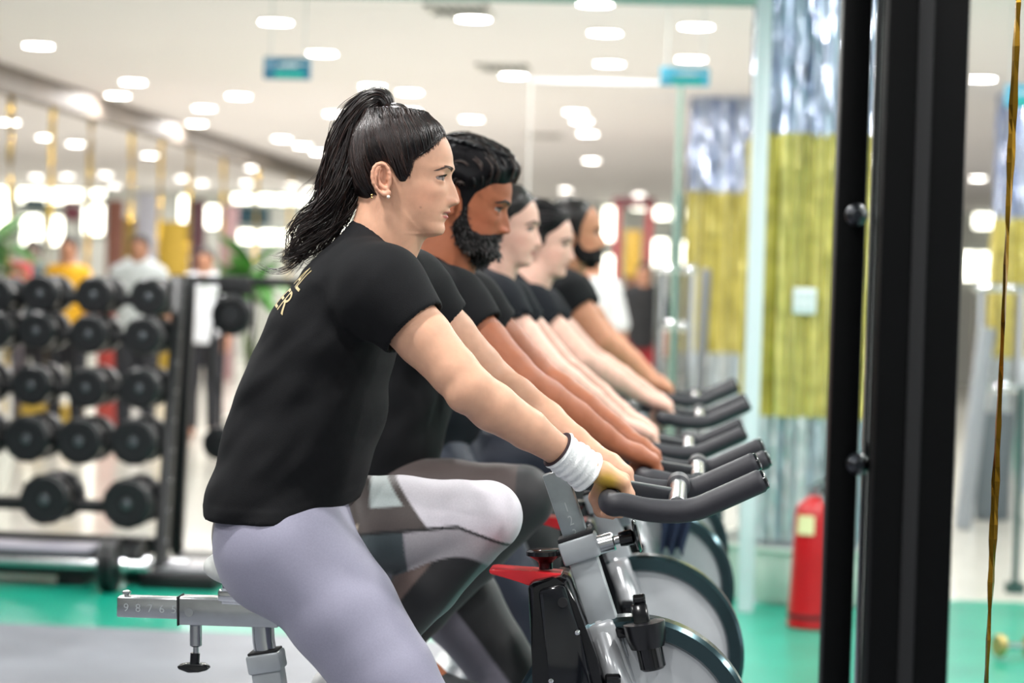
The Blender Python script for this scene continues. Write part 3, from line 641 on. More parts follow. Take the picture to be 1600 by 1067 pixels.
# keep the first points close to the scalp
for i, s_ in enumerate((.0022, .0055, .0078)): S[:, i] = hd.wlds(scalp_pt(hd, HC, (lambda q: (q - HC) / np.linalg.norm(q - HC, axis=1, keepdims=True))((S[:, i] - hd.pos) @ hd.R), s_))
R = np.outer(rng.uniform(.0006, .0014, len(S)), np.interp(np.linspace(0, 1, 14), [0, .15, .9, 1], [.35, 1, 1, .7]))
link('hair', tubes_mesh('hair', S, R, 4, DARK), M_STRAND, root)
wp = lambda px, py, y=0.: P(px, py, Y1) + np.array((0, y, 0))
k = MB(); kp = [wp(603 + 7 * math.cos(a) * .5, 176 - 9 * math.sin(a) * .0 + 8 * math.cos(a) * .7, .017 * math.sin(a)) for a in np.linspace(0, 2 * PI, 17)]
k.tube(kp, .0065, 8); k.build('hair_tie', mat('hair tie', '100d10', .7), root, loc=-ro)
CL = spline([wp(604, 180), wp(601, 165), wp(592, 156), wp(574, 167), wp(554, 200), (wp(537, 255)), wp(524, 308), wp(502, 350), wp(470, 388), wp(446, 415)], 60)
RAD = np.interp(np.linspace(0, 1, 60), [0, .10, .2, .32, .5, .62, .75, .88, 1], [.010, .013, .017, .024, .032, .036, .034, .024, .012])
tt = np.linspace(0, 1, 60)
def ponytail(nl, per, spread, wave, lenr, rr, tight=.16):
    S, R = [], []
    for _ in range(nl):
        a = rng.uniform(0, 2 * PI); q = math.sqrt(rng.random()) * spread; u0, v0 = q * math.cos(a), q * math.sin(a); L0 = rng.uniform(*lenr); ph = rng.uniform(0, 6.28); fr = rng.uniform(15, 24); am = wave * rng.uniform(.5, 1.6); drift = rng.normal(0, .22, 2)
        for i in range(per):
            u, v = u0 + rng.normal(0, tight), v0 + rng.normal(0, tight); Ln = np.clip(L0 + rng.normal(0, .04), .5, 1.0); p2 = ph + rng.normal(0, .30); f2 = fr + rng.normal(0, .4)
            ts = np.linspace(0, Ln, 40); c = np.stack([np.interp(ts, tt, CL[:, j]) for j in range(3)], 1); g = np.gradient(c, axis=0); g /= np.linalg.norm(g, axis=1, keepdims=True); side = np.cross(g, (0, 1, 0)); side /= np.linalg.norm(side, axis=1, keepdims=True)
            rd = np.interp(ts, tt, RAD); w_ = am * np.clip(ts * 1.5 - .25, 0, 1) ** 1.2; dr = np.clip(ts - .3, 0, 1) ** 1.5
            p = c + side * (rd * (u + drift[0] * dr) + w_ * np.sin(f2 * ts + p2))[:, None] + np.array((0, 1, 0)) * (rd * (v + drift[1] * dr) * 1.05 + w_ * np.cos(f2 * ts * .9 + p2 * 1.3))[:, None]
            S.append(p); R.append(rng.uniform(*rr) * np.interp(np.linspace(0, 1, 40), [0, .1, .7, 1], [.8, 1, .9, .12]))
    return S, R
S1, R1 = ponytail(64, 13, .95, .0095, (.76, 1.0), (.0007, .0016)); S2, R2 = ponytail(40, 3, 1.25, .012, (.8, 1.0), (.0003, .0006), .3); S3, R3 = ponytail(40, 1, .5, .003, (.66, .8), (.005, .007))
# loose curling wisps traced behind the shoulder
for pts in ([(500, 330), (478, 337), (458, 346), (451, 362), (455, 385)], [(505, 345), (487, 372), (470, 400), (445, 421), (420, 422), (402, 413)], [(500, 360), (480, 392), (462, 412), (440, 424), (415, 424)], [(495, 372), (476, 395), (455, 404), (428, 403)],
            [(520, 340), (500, 372), (486, 396), (477, 404), (488, 410)], [(508, 350), (484, 385), (464, 418), (452, 430)], [(548, 345), (522, 362), (497, 380), (480, 404)], [(470, 360), (462, 378), (450, 392), (436, 398)]):
    for j in range(7):
        o = np.array((rng.normal(0, .0035), rng.normal(0, .014) - .01, rng.normal(0, .0035))); c = spline([wp(*q) for q in pts], 40); S2.append(c + o * np.linspace(.3, 1, 40)[:, None]); R2.append(rng.uniform(.0003, .0009) * np.interp(np.linspace(0, 1, 40), [0, .6, 1], [1, .8, .15]))
for j in range(30):
    if j % 5 < 2 or j % 5 == 3: continue                             # baby hairs at nape, temple and crown
    a = [(572, 322), (585, 330), (640, 286), (693, 214), (590, 160)][j % 5]; b_ = {0: (576, 350), 1: (600, 352), 2: (636, 300), 3: (703, 212), 4: (560, 190)}[j % 5]
    s_, e_ = wp(a[0] + rng.normal(0, 4), a[1] + rng.normal(0, 3), -.055 if j % 5 < 3 else rng.normal(0, .02)), wp(b_[0] + rng.normal(0, 8), b_[1] + rng.normal(0, 6), -.062 if j % 5 < 3 else rng.normal(0, .02))
    t_ = np.linspace(0, 1, 40)[:, None]; S2.append(s_ * (1 - t_) + e_ * t_ + np.array((.006, 0, .006)) * np.sin(t_ * PI) * rng.normal(0, 1)); R2.append(np.linspace(.0003, .00006, 40))
link('ponytail', tubes_mesh('ponytail', np.array(S1 + S2 + S3), np.array(R1 + R2 + R3), 5, DARK), M_STRAND, root)
e = Vector(hd.wld((*hp(617.5, 305.5), 0))); e = Vector((e.x, Y1 - .0865, e.z)); k = MB(); k.ball(e, .0030, 12); tag(k.build('earring', mat('pearl', 'e9e2d6', .15), root), 'pearl ear stud')
e2 = hd.wld((*hp(593, 286), 0)); k = MB()
for dz_ in (-.002, .0025): k.ball((e2[0], Y1 - .0895, e2[2] + dz_), .0017, 10)
tag(k.build('earring', M_GOLD, root), 'small gold cuff on the ear rim')
# lettering on the back of the shirt
sV, sQ = J['shirt']; bvh = BVHTree.FromPolygons([tuple(v) for v in sV], [tuple(q) for q in sQ])
for body, c, sz in (('AL', (462, 420), .058), ('ER', (434, 453), .058)):
    o3 = P(*c, Y1); a3, b3 = P(422, 480, Y1), P(478, 395, Y1); up = _unit(b3 - a3); nrm = _unit(np.cross(up, (0, 1, 0))); nrm = nrm if nrm[0] < 0 else -nrm
    me = text_mesh(body, sz); bm = bmesh.new(); bm.from_mesh(me); bmesh.ops.triangulate(bm, faces=bm.faces)
    for _ in range(2): bmesh.ops.subdivide_edges(bm, edges=[e_ for e_ in bm.edges if e_.calc_length() > .006], cuts=1, use_grid_fill=True)
    ytxt = Y1 - .100
    for v in bm.verts:
        p = Vector(o3 + up * v.co.y + np.array((0, 1, 0)) * (-v.co.x)); p.y += ytxt - Y1
        h_ = bvh.ray_cast(p + Vector(nrm) * .3, Vector(-nrm)); v.co = (h_[0] + h_[1] * .0012 * (1 if h_[1].dot(Vector(nrm)) > 0 else -1)) if h_[0] else p
        v.co -= Vector(ro)
    bm.to_mesh(me); bm.free(); link('lettering', me, mat('print gold', 'b9a877', .5), root)
finish(root, ro)

# --- bikes are placed by where their handlebar tips show
YB = [Y1, 4.76, 5.86, 6.72, 7.86]
TIP = [P(px, py, y - .18) for (px, py), y in zip([(1198, 745), (1203, 713), (1166, 674), (1172, 630), (1154, 602)], YB)]
BD = [(t[0] - TIP[0][0], t[2] - TIP[0][2]) for t in TIP]

M2 = [(704, 226), (694, 234), (676, 238), (664, 248), (650, 262), (643, 280), (640, 298), (632, 300), (627, 282), (621, 268), (614, 259), (604, 256), (594, 261), (590, 275), (591, 290), (596, 303), (599, 313), (591, 326), (575, 334), (560, 340), (505, 345), (500, 110), (740, 110), (728, 222)]
BEARD = [(642, 284), (645, 306), (656, 326), (674, 331), (688, 327), (699, 323.5), (712, 321), (725, 340), (720, 410), (640, 420), (612, 375), (610, 335), (622, 318), (630, 304), (632, 284)]
mouth = lambda x, y, z: .0052 - np.sqrt(((z - hp(700, 335.5)[1]) * 1.0) ** 2 + (np.maximum(np.abs(y) - .014, 0)) ** 2) + 0 * x
def strands_back(hd, root, poly, n, infl, m_, extra=0.):   # brushed from the forehead to the crown
    dirs = starts_in(hd, poly, n, .7, infl); S = []
    dirs = dirs[dirs[:, 2] > .12]; n = len(dirs); az = np.arctan2(dirs[:, 1], dirs[:, 2]); rl = .85 + .35 * np.sin(az * 17 + 1.3) + rng.normal(0, .22, n)
    for t in np.linspace(0, 1, 10):
        a = -t * .75; R_ = rot_y(a); d = dirs @ R_.T; d[:, 1] *= 1 - .25 * t; d[:, 2] += .10 * t * (1 - t); d /= np.linalg.norm(d, axis=1, keepdims=True); lift = infl + extra * np.exp(-((d[:, 0] - .75) / .35) ** 2) * (d[:, 2] > .25) * (.6 + .4 * math.sin(PI * min(1, t * 1.5)))
        S.append(hd.wlds(scalp_pt(hd, HC, d, 0) + d * (lift * rl * min(1, .35 + t * 2.2) * (1 - .5 * max(0, t - .8) / .2))[:, None]))
    S = np.stack(S, 1); R = np.outer(rng.uniform(.001, .0024, n), [.7, 1, 1, 1, 1, 1, 1, .9, .7, .2]); link('hair', tubes_mesh('hair', S, R, 5, ('060507', '4a3b34')), M_STRAND, root)
# --- second rider
hd = Head(P(795, 361, YB[1]), pitch=.23, sc=1.05, wid=1.04, male=True, jaw=.006, lip=.7)
root, J = rider('bearded man with swept-back quiff and black shirt, just behind the ponytailed woman', YB[1], hd, 'brown', hh=.0032, h=.0065, d=(.010, 0, -.03), bulk=1.10, bike=BD[1], phase=True, legcol='black', group='riders on the spin bikes', shoe='2a2b2e')
eyes(hd, root, '0e0a09', '1c120e', 2.)
top = lambda x, y, z: .010 * np.clip((z - .055) / .04, 0, 1) + .007 * G(x - hp(706, 300)[0], .03) * np.clip((z - .075) / .02, 0, 1)
hair_cap(hd, root, M2, .009, M_HAIRB, extra=lambda x, y, z: .75 * top(x, y, z) + .003 * np.sin(np.arctan2(y, z - .03) * 17 + 1.3) * np.clip((z - .05) / .03, 0, 1), res=.0034); strands_back(hd, root, [q for q in M2], 900, .015, M_HAIRB, .009)
def whiskers(o, n, L_):
    co = np.empty(len(o.data.vertices) * 3); o.data.vertices.foreach_get('co', co); co = co.reshape(-1, 3); no = np.empty(len(co) * 3); o.data.vertices.foreach_get('normal', no); no = no.reshape(-1, 3)
    i = rng.integers(0, len(co), n); p, q = co[i], no[i]; dn = q * .45 + np.array((.12, 0, -.85)) + rng.normal(0, .22, (n, 3)); dn /= np.linalg.norm(dn, axis=1, keepdims=True); ln = L_ * rng.uniform(.5, 1.2, (n, 1))
    S = np.stack([p - q * .002, p + dn * ln * .5 + q * .0015, p + dn * ln], 1); link('beard', tubes_mesh('beard', S, np.outer(rng.uniform(.0006, .0011, n), [1, .9, .1]), 4, BLACK), M_STRAND, o.parent)
bx = lambda x, y, z: .016 * np.clip((-.035 - z) / .03, 0, 1)
whiskers(hair_cap(hd, root, BEARD, .0055, M_BEARD, extra=bx, res=.0032, name='beard', edge=.014, noise_=.0016, hole=mouth), 1500, .011)
finish(root, J['ro'])
# --- third rider
def bun_hair(hd, root, m_, poly, at, r, thick=.008):
    hair_cap(hd, root, poly, thick, m_, res=.004); b0 = np.array((*hp(*at), 0))[[0, 2, 1]]
    dirs = starts_in(hd, poly, 320); S = scalp_strands(hd, dirs, b0, thick, m=12, lift=.001, jitter=.02); R = np.outer(rng.uniform(.0008, .0018, len(S)), np.interp(np.linspace(0, 1, 12), [0, .2, 1], [.3, 1, .8])); link('hair', tubes_mesh('hair', S, R, 4, BLACK), M_STRAND, root)
    c = Vector(hd.wld(b0)); k = MB(); k.ball(c, (r, r, r), 20)
    for v in k.bm.verts:
        q = v.co - c; v.co = c + q * (1 + .07 * math.sin(9 * math.atan2(q.z, q.x) + 40 * q.y))
    k.build('hair_bun', m_, root)
hd = Head(P(847, 381, YB[2]), pitch=.02, sc=1.0, yaw=-.06)
root, J = rider('pale woman with smooth tied-back hair and a pearl earring, beyond the man with the quiff', YB[2], hd, 'light', hh=.005, h=.009, d=(.010, 0, -.03), bike=BD[2], dark='shirt navy', legcol='navy', group='riders on the spin bikes')
eyes(hd, root, '2a1d19', thick=2.4); bun_hair(hd, root, M_HAIR, HAIRLINE + OUT, (560, 215), .035)
e = hd.wld((*hp(617.5, 305.5), 0)); k = MB(); k.ball((e[0], YB[2] - .0875, e[2] - .002), .0062, 14); k.build('earring', mat('pearl', 'e9e2d6', .15), root)
finish(root, J['ro'])
# --- fourth rider
hd = Head(P(898, 403, YB[3]), pitch=.05, sc=1.0, yaw=-.10)
root, J = rider('dark-haired woman in a black shirt, second from the far end of the row of riders', YB[3], hd, 'light', hh=.005, h=.009, d=(.048, 0, -.054), bike=BD[3], dark='shirt navy', legcol='black', group='riders on the spin bikes')
eyes(hd, root, '17100e', thick=2.6); bun_hair(hd, root, M_HAIRB, HAIRLINE + OUT, (562, 262), .034, .016); finish(root, J['ro'])
# --- fifth rider
M5 = [(684, 200), (676, 212), (668, 226), (662, 240), (655, 252), (650, 270), (648, 290), (636, 300), (627, 282), (621, 268), (614, 259), (604, 256), (594, 261), (590, 275), (591, 290), (596, 303), (599, 313), (591, 326), (575, 334), (560, 340), (512, 345), (512, 140), (690, 140)]
hd = Head(P(946, 382, YB[4]), pitch=-.04, sc=1.06, wid=1.05, male=True, jaw=.005, lip=.7)
root, J = rider('bearded man with cropped receding hair, at the far end of the row of riders', YB[4], hd, 'tan', hh=.005, h=.009, d=(.085, 0, .0), bulk=1.1, bike=BD[4], dark='shirt black', legcol='black', group='riders on the spin bikes', shoe='2a2b2e')
eyes(hd, root, '120c0a', thick=2.6); hair_cap(hd, root, M5, .006, M_HAIR, res=.004, noise_=.0006)
hair_cap(hd, root, BEARD, .006, M_BEARD, extra=lambda x, y, z: .010 * np.clip((-.035 - z) / .03, 0, 1), res=.004, name='beard', edge=.014, noise_=.001, hole=mouth); finish(root, J['ro'])
# ------------------------------------------------------------------ spin bikes
M_SILVER = mat('bike silver paint', 'a9afb3', .34, .25, var=.03, scale=30); M_STEEL = mat('brushed steel', 'b9bcbe', .24, 1., var=.05, scale=60); M_CHROME = mat('chrome', 'd8dadc', .08, 1.)
M_BLACKP = mat('black gloss plastic', '0e0f12', .16, var=.1, scale=10); M_FOAM = mat('black foam grip', '24242a', .55, var=.08, scale=120, bump=.12, bscale=900); M_RED = mat('red plastic', 'd8232c', .35, var=.04, scale=40)
M_RIM = mat('flywheel rim', '3f5257', .18, .85); M_DISC = mat('flywheel disc', 'b8bcbf', .42, .1, var=.03, scale=20); M_SADDLE = mat('saddle vinyl', 'c9ccc8', .5, var=.05, scale=30); M_RUBBER = mat('black rubber', '131316', .7, var=.1, scale=40)
M_CUP = mat('black bottle cup', '0f1013', .28)
def make_bike():
    O = np.array((-.45, Y1, 0.)); root = thing('exercise_bike', '', 'exercise bike', O, 'spin bikes in a row')
    q = lambda px, py, dy=0.: Vector(P(px, py, Y1 + dy) - np.array((0, dy, 0)) * 0 - O)
    def w2(x, y, z): return Vector((x + .45, y, z))
    # main frame: lower post, down tube, seat tube, stays, feet
    f = MB(); a, b = q(904, 850), q(962, 1030); d = (b - a).normalized()
    f.beam(a, b, .046, .050, .004); fr = f.build('head_tube', M_SILVER, root)
    f = MB(); c = q(1010, 1160); f.tube(spline([b - d * .06 + Vector((.004, 0, 0)), b + d * .03, b + d * .13 + Vector((.004, 0, 0)), b + d * .30, b + d * .52], 14), [.030, .034, .035, .034, .032], 4) if False else None
    pts = spline([q(935, 968), q(958, 1035), q(990, 1120), w2(-.075, 0, .55), w2(-.03, 0, .30), w2(.0, 0, .06)], 24)
    for sy in (-1, 1):
        f.tube([p + Vector((0, sy * .048 * min(1, i / 5), 0)) for i, p in enumerate([Vector(x) for x in pts])], .021, 14)
    f.beam(q(938, 968), q(992, 1130), .068, .052, .012)
    f.build('front_fork', mat('fork silver', 'c3c6c9', .25, .4, var=.03, scale=20), root)
    f = MB(); f.beam(w2(-.125, 0, .56), w2(-.52, 0, .30), .045, .062, .006); f.beam(w2(-.52, 0, .34), w2(-.64, 0, .62), .048, .052, .004); f.beam(w2(-.52, 0, .30), w2(-.80, 0, .07), .045, .060, .006); f.beam(w2(-.52, 0, .31), w2(-.0, 0, .09), .045, .060, .006)
    fm = f.build('frame', M_SILVER, root)
    for xx in (-.84, .02): f = MB(); f.beam(w2(xx, -.26, .045), w2(xx, .26, .045), .06, .045, .008, side=(1, 0, 0)); f.build('floor_bar', M_SILVER, root)
    for xx in (-.84, .02):
        for sy in (-.25, .25): f = MB(); f.cyl(w2(xx, sy, 0), w2(xx, sy, .028), .028, 16, bev=.004); f.build('rubber_foot', M_RUBBER, root)
    t = text_mesh('SC', .052); bm = bmesh.new(); bm.from_mesh(t); dd = (w2(-.125, 0, .56) - w2(-.52, 0, .30)).normalized(); uu = Vector((-dd.z, 0, dd.x)); cc = w2(-.285, -.0236, .455)
    for v in bm.verts: v.co = cc + dd * v.co.x + uu * v.co.y
    bm.to_mesh(t); bm.free(); link('lettering', t, mat('bike lettering', '41555f', .4), root)
    # handlebar post, collar, pop pin
    f = MB(); f.beam(q(866, 736), q(914, 878), .036, .042, .003); hpz = f.build('handlebar_post', mat('post steel', '8f979a', .3, .75, var=.06, scale=50), root)
    t = text_mesh('1\n2\n3', .024); bm = bmesh.new(); bm.from_mesh(t); dn = (q(912, 872) - q(866, 736)).normalized(); cr_ = Vector((-dn.z, 0, dn.x)); cr_ = cr_ if cr_.x > 0 else -cr_; cc = q(893, 812) + Vector((0, -.0186, 0))
    for v in bm.verts: v.co = cc + cr_ * v.co.x * .7 - dn * v.co.y
    bm.to_mesh(t); bm.free(); link('scale_mark', t, mat('engraving', 'a9b0b2', .4, .5), hpz)
    f = MB(); f.cyl(q(861, 737), q(868, 737) + Vector((.006, 0, .0)), .010, 16, bev=.002); f.build('end_cap', M_CHROME, hpz)
    f = MB(); a, b = q(900.5, 838), q(912.5, 874); f.beam(a, b, .064, .066, .005); col_ = f.build('collar', M_SILVER, root)
    pdr = (q(912, 872) - q(866, 736)).normalized(); f = MB(); f.beam(a - pdr * .007, a + pdr * .001, .060, .062, .002); f.build('collar_gasket', M_RUBBER, col_)
    f = MB(); f.cyl(q(930, 853), q(960, 845), .0165, 20, bev=.002); f.cyl(q(955, 846), q(972, 842), .008, 14); f.build('pin_sleeve', M_STEEL, col_)
    f = MB(); f.lathe(q(968, 843), q(1000, 836), [(0, .012), (.3, .0135), (.62, .0135), (.72, .009), (.74, .026), (.84, .030), (.95, .026), (1, .0)], 20); f.build('adjustment_knob', M_BLACKP, col_)
    # handlebar: cross bar, two bent grips, silver cross tube, stem
    hb = MB(); side = []
    yN, yF = -.18, .21
    path = [w2(-.10, 0, 1.052), w2(-.06, 0, 1.045), w2(-.015, 0, 1.044), w2(.02, 0, 1.050), w2(.055, 0, 1.066), w2(.10, 0, 1.088), w2(.127, 0, 1.1015)]
    near = [w2(XB, yN + .085, ZB), w2(XB + .001, yN + .045, ZB), w2(XB + .004, yN + .014, ZB + .0), w2(-.115, yN + .002, ZB - .001)] + [p + Vector((0, yN, 0)) for p in path]
    far = [w2(XB, yF - .085, ZB), w2(XB + .001, yF - .045, ZB), w2(XB + .004, yF - .014, ZB), w2(-.115, yF - .002, ZB - .001)] + [p + Vector((0, yF, 0)) for p in path]
    hbo = None
    for nm, pt in (('grip', near), ('grip', far)):
        f = MB(); sp = spline(pt, 60); f.tube(sp, [.0165] + [.0195] * 57 + [.0195, .0165], 20); o = f.build(nm, M_FOAM, root)
        e1 = Vector(sp[-1]); e0 = Vector(sp[-2]); f = MB(); f.lathe(e1, e1 + (e1 - e0).normalized() * .006, [(0, .017), (.6, .016), (1, .011)], 20); f.build('grip_cap', M_BLACKP, o)
    f = MB(); f.cyl(w2(XB, yN + .06, ZB), w2(XB, yF - .06, ZB), .0150, 20); f.build('cross_bar', mat('dark tube', '2a2c30', .35, .3), root)
    f = MB(); f.cyl(w2(-.012, yN + .012, 1.053), w2(-.012, yF - .030, 1.058), .0155, 24, bev=.001); f.build('cross_tube', M_STEEL, root)
    f = MB(); f.cyl(w2(-.012, yF - .075, 1.057), w2(-.012, yF - .004, 1.059), .021, 24, bev=.005); f.build('tube_cap', M_FOAM, root)
    f = MB(); f.beam(w2(-.19, 0, 1.075), w2(-.012, 0, 1.052), .04, .026, .004); f.build('stem', mat('dark tube', '2a2c30', .35, .3), root)
    # black housing with red brake lever
    f = MB(); f.prism([tuple(q(*p))[::2] for p in ((829, 903), (872, 894), (890, 893), (905, 935), (935, 1015), (962, 1100), (975, 1230), (840, 1230), (836, 1040))], 0, 2, -.075, .075, .010)
    hs = f.build('housing', M_BLACKP, root, angle=30)
    f = MB(); f.prism([tuple(q(*p))[::2] for p in ((846, 912), (886, 902), (912, 985), (938, 1090), (880, 1130), (862, 1040))], 0, 2, -.088, .088, .008); f.build('housing_panel', mat('black gloss panel', '14161b', .10), hs, angle=30)
    f = MB(); f.cyl(q(884, 930) + Vector((0, -.095, 0)), q(884, 930) + Vector((0, .095, 0)), .0085, 16); f.build('bolt_hole', M_RUBBER, hs)
    f = MB()
    for p_ in ((906, 976), (866, 1050)): f.ball(q(*p_) + Vector((0, -.089, 0)), .0055, 10)
    f.build('screw', M_CHROME, hs)
    f = MB(); f.prism([tuple(q(*p))[::2] for p in ((766, 886), (775, 884.5), (830, 889), (879, 893), (880, 900), (838, 902), (829, 912), (815, 906), (768, 893))], 0, 2, -.034, .034, .003)
    lv = f.build('brake_lever', M_RED, root)
    f = MB(); f.lathe(q(853, 889), q(852, 858), [(0, .012), (.30, .012), (.45, .016), (.72, .033), (.92, .033), (1, .028), (1.001, 0)], 24); f.build('resistance_knob', M_BLACKP, lv)
    # flywheel
    c = q(988, 1153); y0, y1 = -.028, .028
    f = MB(); f.lathe(c + Vector((0, y0, 0)), c + Vector((0, y1, 0)), [(0, .182), (0, .206), (.12, .213), (.88, .213), (1, .206), (1, .182), (.72, .176), (.28, .176)], 72, ring=True)
    bm = f.bm; fw = f.build('flywheel', M_RIM, root, angle=25)
    f = MB(); f.lathe(c + Vector((0, y0 * .55, 0)), c + Vector((0, y1 * .55, 0)), [(0, .03), (0, .178), (1, .178), (1, .03)], 64, ring=True); f.build('disc', M_DISC, fw)
    f = MB(); f.lathe(c + Vector((0, -.06, 0)), c + Vector((0, .06, 0)), [(0, .014), (.2, .014), (.21, .032), (.79, .032), (.8, .014), (1, .014)], 24); f.build('hub', M_STEEL, fw)
    # bottle cup and latch on the fork
    f = MB(); a, b = q(1007, 966), q(1013, 1004); f.lathe(a + Vector((0, -.05, 0)), b + Vector((0, -.05, 0)), [(0, .033), (0, .036), (.6, .034), (1, .029), (1, .0)], 28); cp = f.build('bottle_cup', M_CUP, root)
    f = MB(); f.cyl(q(1014, 1000) + Vector((0, -.05, 0)), q(1022, 1038) + Vector((0, -.05, 0)), .0225, 24, bev=.004); f.build('cup_base', M_BLACKP, cp)
    f = MB(); f.beam(q(998, 940) + Vector((0, -.03, 0)), q(1006, 975) + Vector((0, -.04, 0)), .02, .028, .004); f.cyl(q(990, 934) + Vector((0, -.03, 0)), q(1009, 932) + Vector((0, -.03, 0)), .0095, 16, bev=.002); f.beam(q(965, 985) + Vector((0, -.02, 0)), q(1000, 978) + Vector((0, -.045, 0)), .02, .02, .004); f.build('cup_bracket', M_BLACKP, cp)
    f = MB(); f.cyl(q(948, 1050) + Vector((0, -.07, 0)), q(972, 1050) + Vector((0, -.07, 0)), .0095, 16, bev=.003); f.beam(q(960, 1052) + Vector((0, -.07, 0)), q(966, 1085) + Vector((0, -.07, 0)), .014, .016, .003); f.build('fork_latch', M_BLACKP, root)
    # seat slider, post, saddle
    f = MB(); f.beam(q(186, 946), q(300, 950), .034, .036, .003); sl = f.build('seat_slider', M_STEEL, root)
    t = text_mesh('9  8  7  6  5', .020); bm = bmesh.new(); bm.from_mesh(t); cc = q(238, 949) + Vector((0, -.0176, 0))
    for v in bm.verts: v.co = cc + Vector((v.co.x, 0, v.co.y))
    bm.to_mesh(t); bm.free(); link('scale_mark', t, mat('engraving', 'a9b0b2', .4, .5), sl)
    f = MB(); f.cyl(q(198, 931), q(198, 925), .004, 10); f.cyl(q(198, 928), q(198, 923), .008, 10, bev=.002); f.build('stop_bolt', M_CHROME, sl)
    f = MB(); f.beam(q(283, 952), q(438, 957), .046, .048, .003); sv = f.build('slider_sleeve', M_STEEL, root)
    f = MB(); f.beam(q(281, 952), q(283.5, 952), .050, .051, .001); f.build('sleeve_gasket', M_RUBBER, sv)
    f = MB(); f.cyl(q(300, 954) + Vector((0, -.024, 0)), q(300, 954) + Vector((0, -.0225, 0)), .0075, 20); f.build('rivet', M_STEEL, sv)
    f = MB(); f.cyl(q(306, 975), q(306, 1010), .0105, 18, bev=.002); f.cyl(q(306, 1008), q(306, 1022), .005, 12); f.build('pin_sleeve', M_STEEL, sv)
    f = MB(); f.cyl(q(305, 1020), q(304, 1040), .0085, 16); f.prism([tuple(q(*p))[::2] for p in ((278, 1039), (290, 1036), (318, 1036), (328, 1042), (326, 1046), (312, 1049), (296, 1050), (280, 1044))], 0, 2, -.012, .012, .003); f.build('adjustment_knob', M_BLACKP, sv)
    f = MB(); f.beam(q(345, 927), q(430, 931), .06, .022, .005); f.beam(q(350, 936), q(425, 940), .05, .012, .003); sc_ = f.build('saddle_clamp', M_CHROME, root)
    f = MB(); f.tube([q(410, 965), q(412, 1000), q(418, 1040), q(424, 1075)], .0195, 18); f.build('seat_post', mat('post chrome', 'c4c7c9', .15, 1.), root)
    f = MB(); f.beam(q(414, 1018), q(419, 1048), .060, .060, .005); f.beam(q(418, 1040), q(436, 1160), .048, .052, .004); tb = f.build('seat_tube', M_SILVER, root)
    f = MB(); f.beam(q(413.6, 1015), q(414.2, 1019), .052, .052, .001); f.build('tube_gasket', M_RUBBER, tb)
    S_ = Field(axis([(-1.01, -.50, .006)]), axis([(-.15, .15, .006)]), axis([(.86, .99, .006)])); 
    S_.ell((-.765, -.045, .905), (.088, .065, .036), k=.02); S_.ell((-.765, .045, .905), (.088, .065, .036), k=.02); S_.chain([(-.74, 0, .905), (-.66, 0, .903), (-.600, 0, .895)], [.040, .028, .018], k=.04)
    V, Q = S_.mesh(2); sd = link('saddle', np_mesh('saddle', V + np.array((.478, 0, .002)), Q), M_SADDLE, root)
    f = MB(); f.tube([w2(-.79, -.05, .870), w2(-.74, -.03, .872), w2(-.60, -.02, .885)], .006, 8); f.tube([w2(-.79, .05, .870), w2(-.74, .03, .872), w2(-.60, .02, .885)], .006, 8); f.build('rail', M_CHROME, sd)
    # crank and pedals
    bb = w2(-.515, 0, .355)
    f = MB(); f.cyl(bb + Vector((0, -.075, 0)), bb + Vector((0, .075, 0)), .030, 24, bev=.003); f.build('bottom_bracket', M_BLACKP, root)
    for sg in (-1, 1):
        e = w2(-.485, sg * .08, .18) if sg < 0 else w2(-.545, sg * .08, .53)
        f = MB(); f.beam(bb + Vector((0, sg * .08, 0)), e, .016, .028, .004); cr2 = f.build('crank_arm', M_STEEL, root)
        pd = w2(-.485, sg * .105, .125) if sg < 0 else w2(-.50, sg * .105, .555)
        f = MB(); f.box(pd + Vector((0, sg * .018, -.012)), (.10, .085, .022), None, .005); f.cyl(e, pd + Vector((0, sg * .02, -.01)), .008, 10); f.build('pedal', M_RUBBER, root)
    return root
HANDLE = ('grip', 'cross_bar', 'cross_tube', 'tube_cap', 'stem', 'handlebar_post')
SEAT = ('saddle', 'saddle_clamp', 'seat_slider', 'slider_sleeve', 'seat_post')
bike = make_bike()
BLAB = ['grey spin bike ridden by the woman with the white wristband', 'grey spin bike under the bearded man with the quiff', 'grey spin bike under the pale woman with the pearl earring', 'grey spin bike under the fourth rider, second from the far end of the row', 'grey spin bike under the cropped bearded man at the far end of the row']
SEATD = [(0, 0), (.01, -.03), (.01, -.03), (.048, -.054), (.08, -.01)]
bikes = [bike] + [copy_tree(bike) for _ in range(4)]
for i, b in enumerate(bikes):
    if i:
        for c in list(b.children):
            if c.name.startswith('bottle_cup'):
                for g_ in list(c.children): bpy.data.objects.remove(g_)
                bpy.data.objects.remove(c)
    b['label'] = BLAB[i]; b.location = (-.45, YB[i], 0)
    for c in b.children:
        n = c.name.split('.')[0]
        if i == 1 and n in ('crank_arm', 'pedal'): c.scale = (1, -1, 1)
        if n in HANDLE: c.location = (BD[i][0], 0, BD[i][1])
        elif n in SEAT: c.location = (SEATD[i][0], 0, SEATD[i][1])

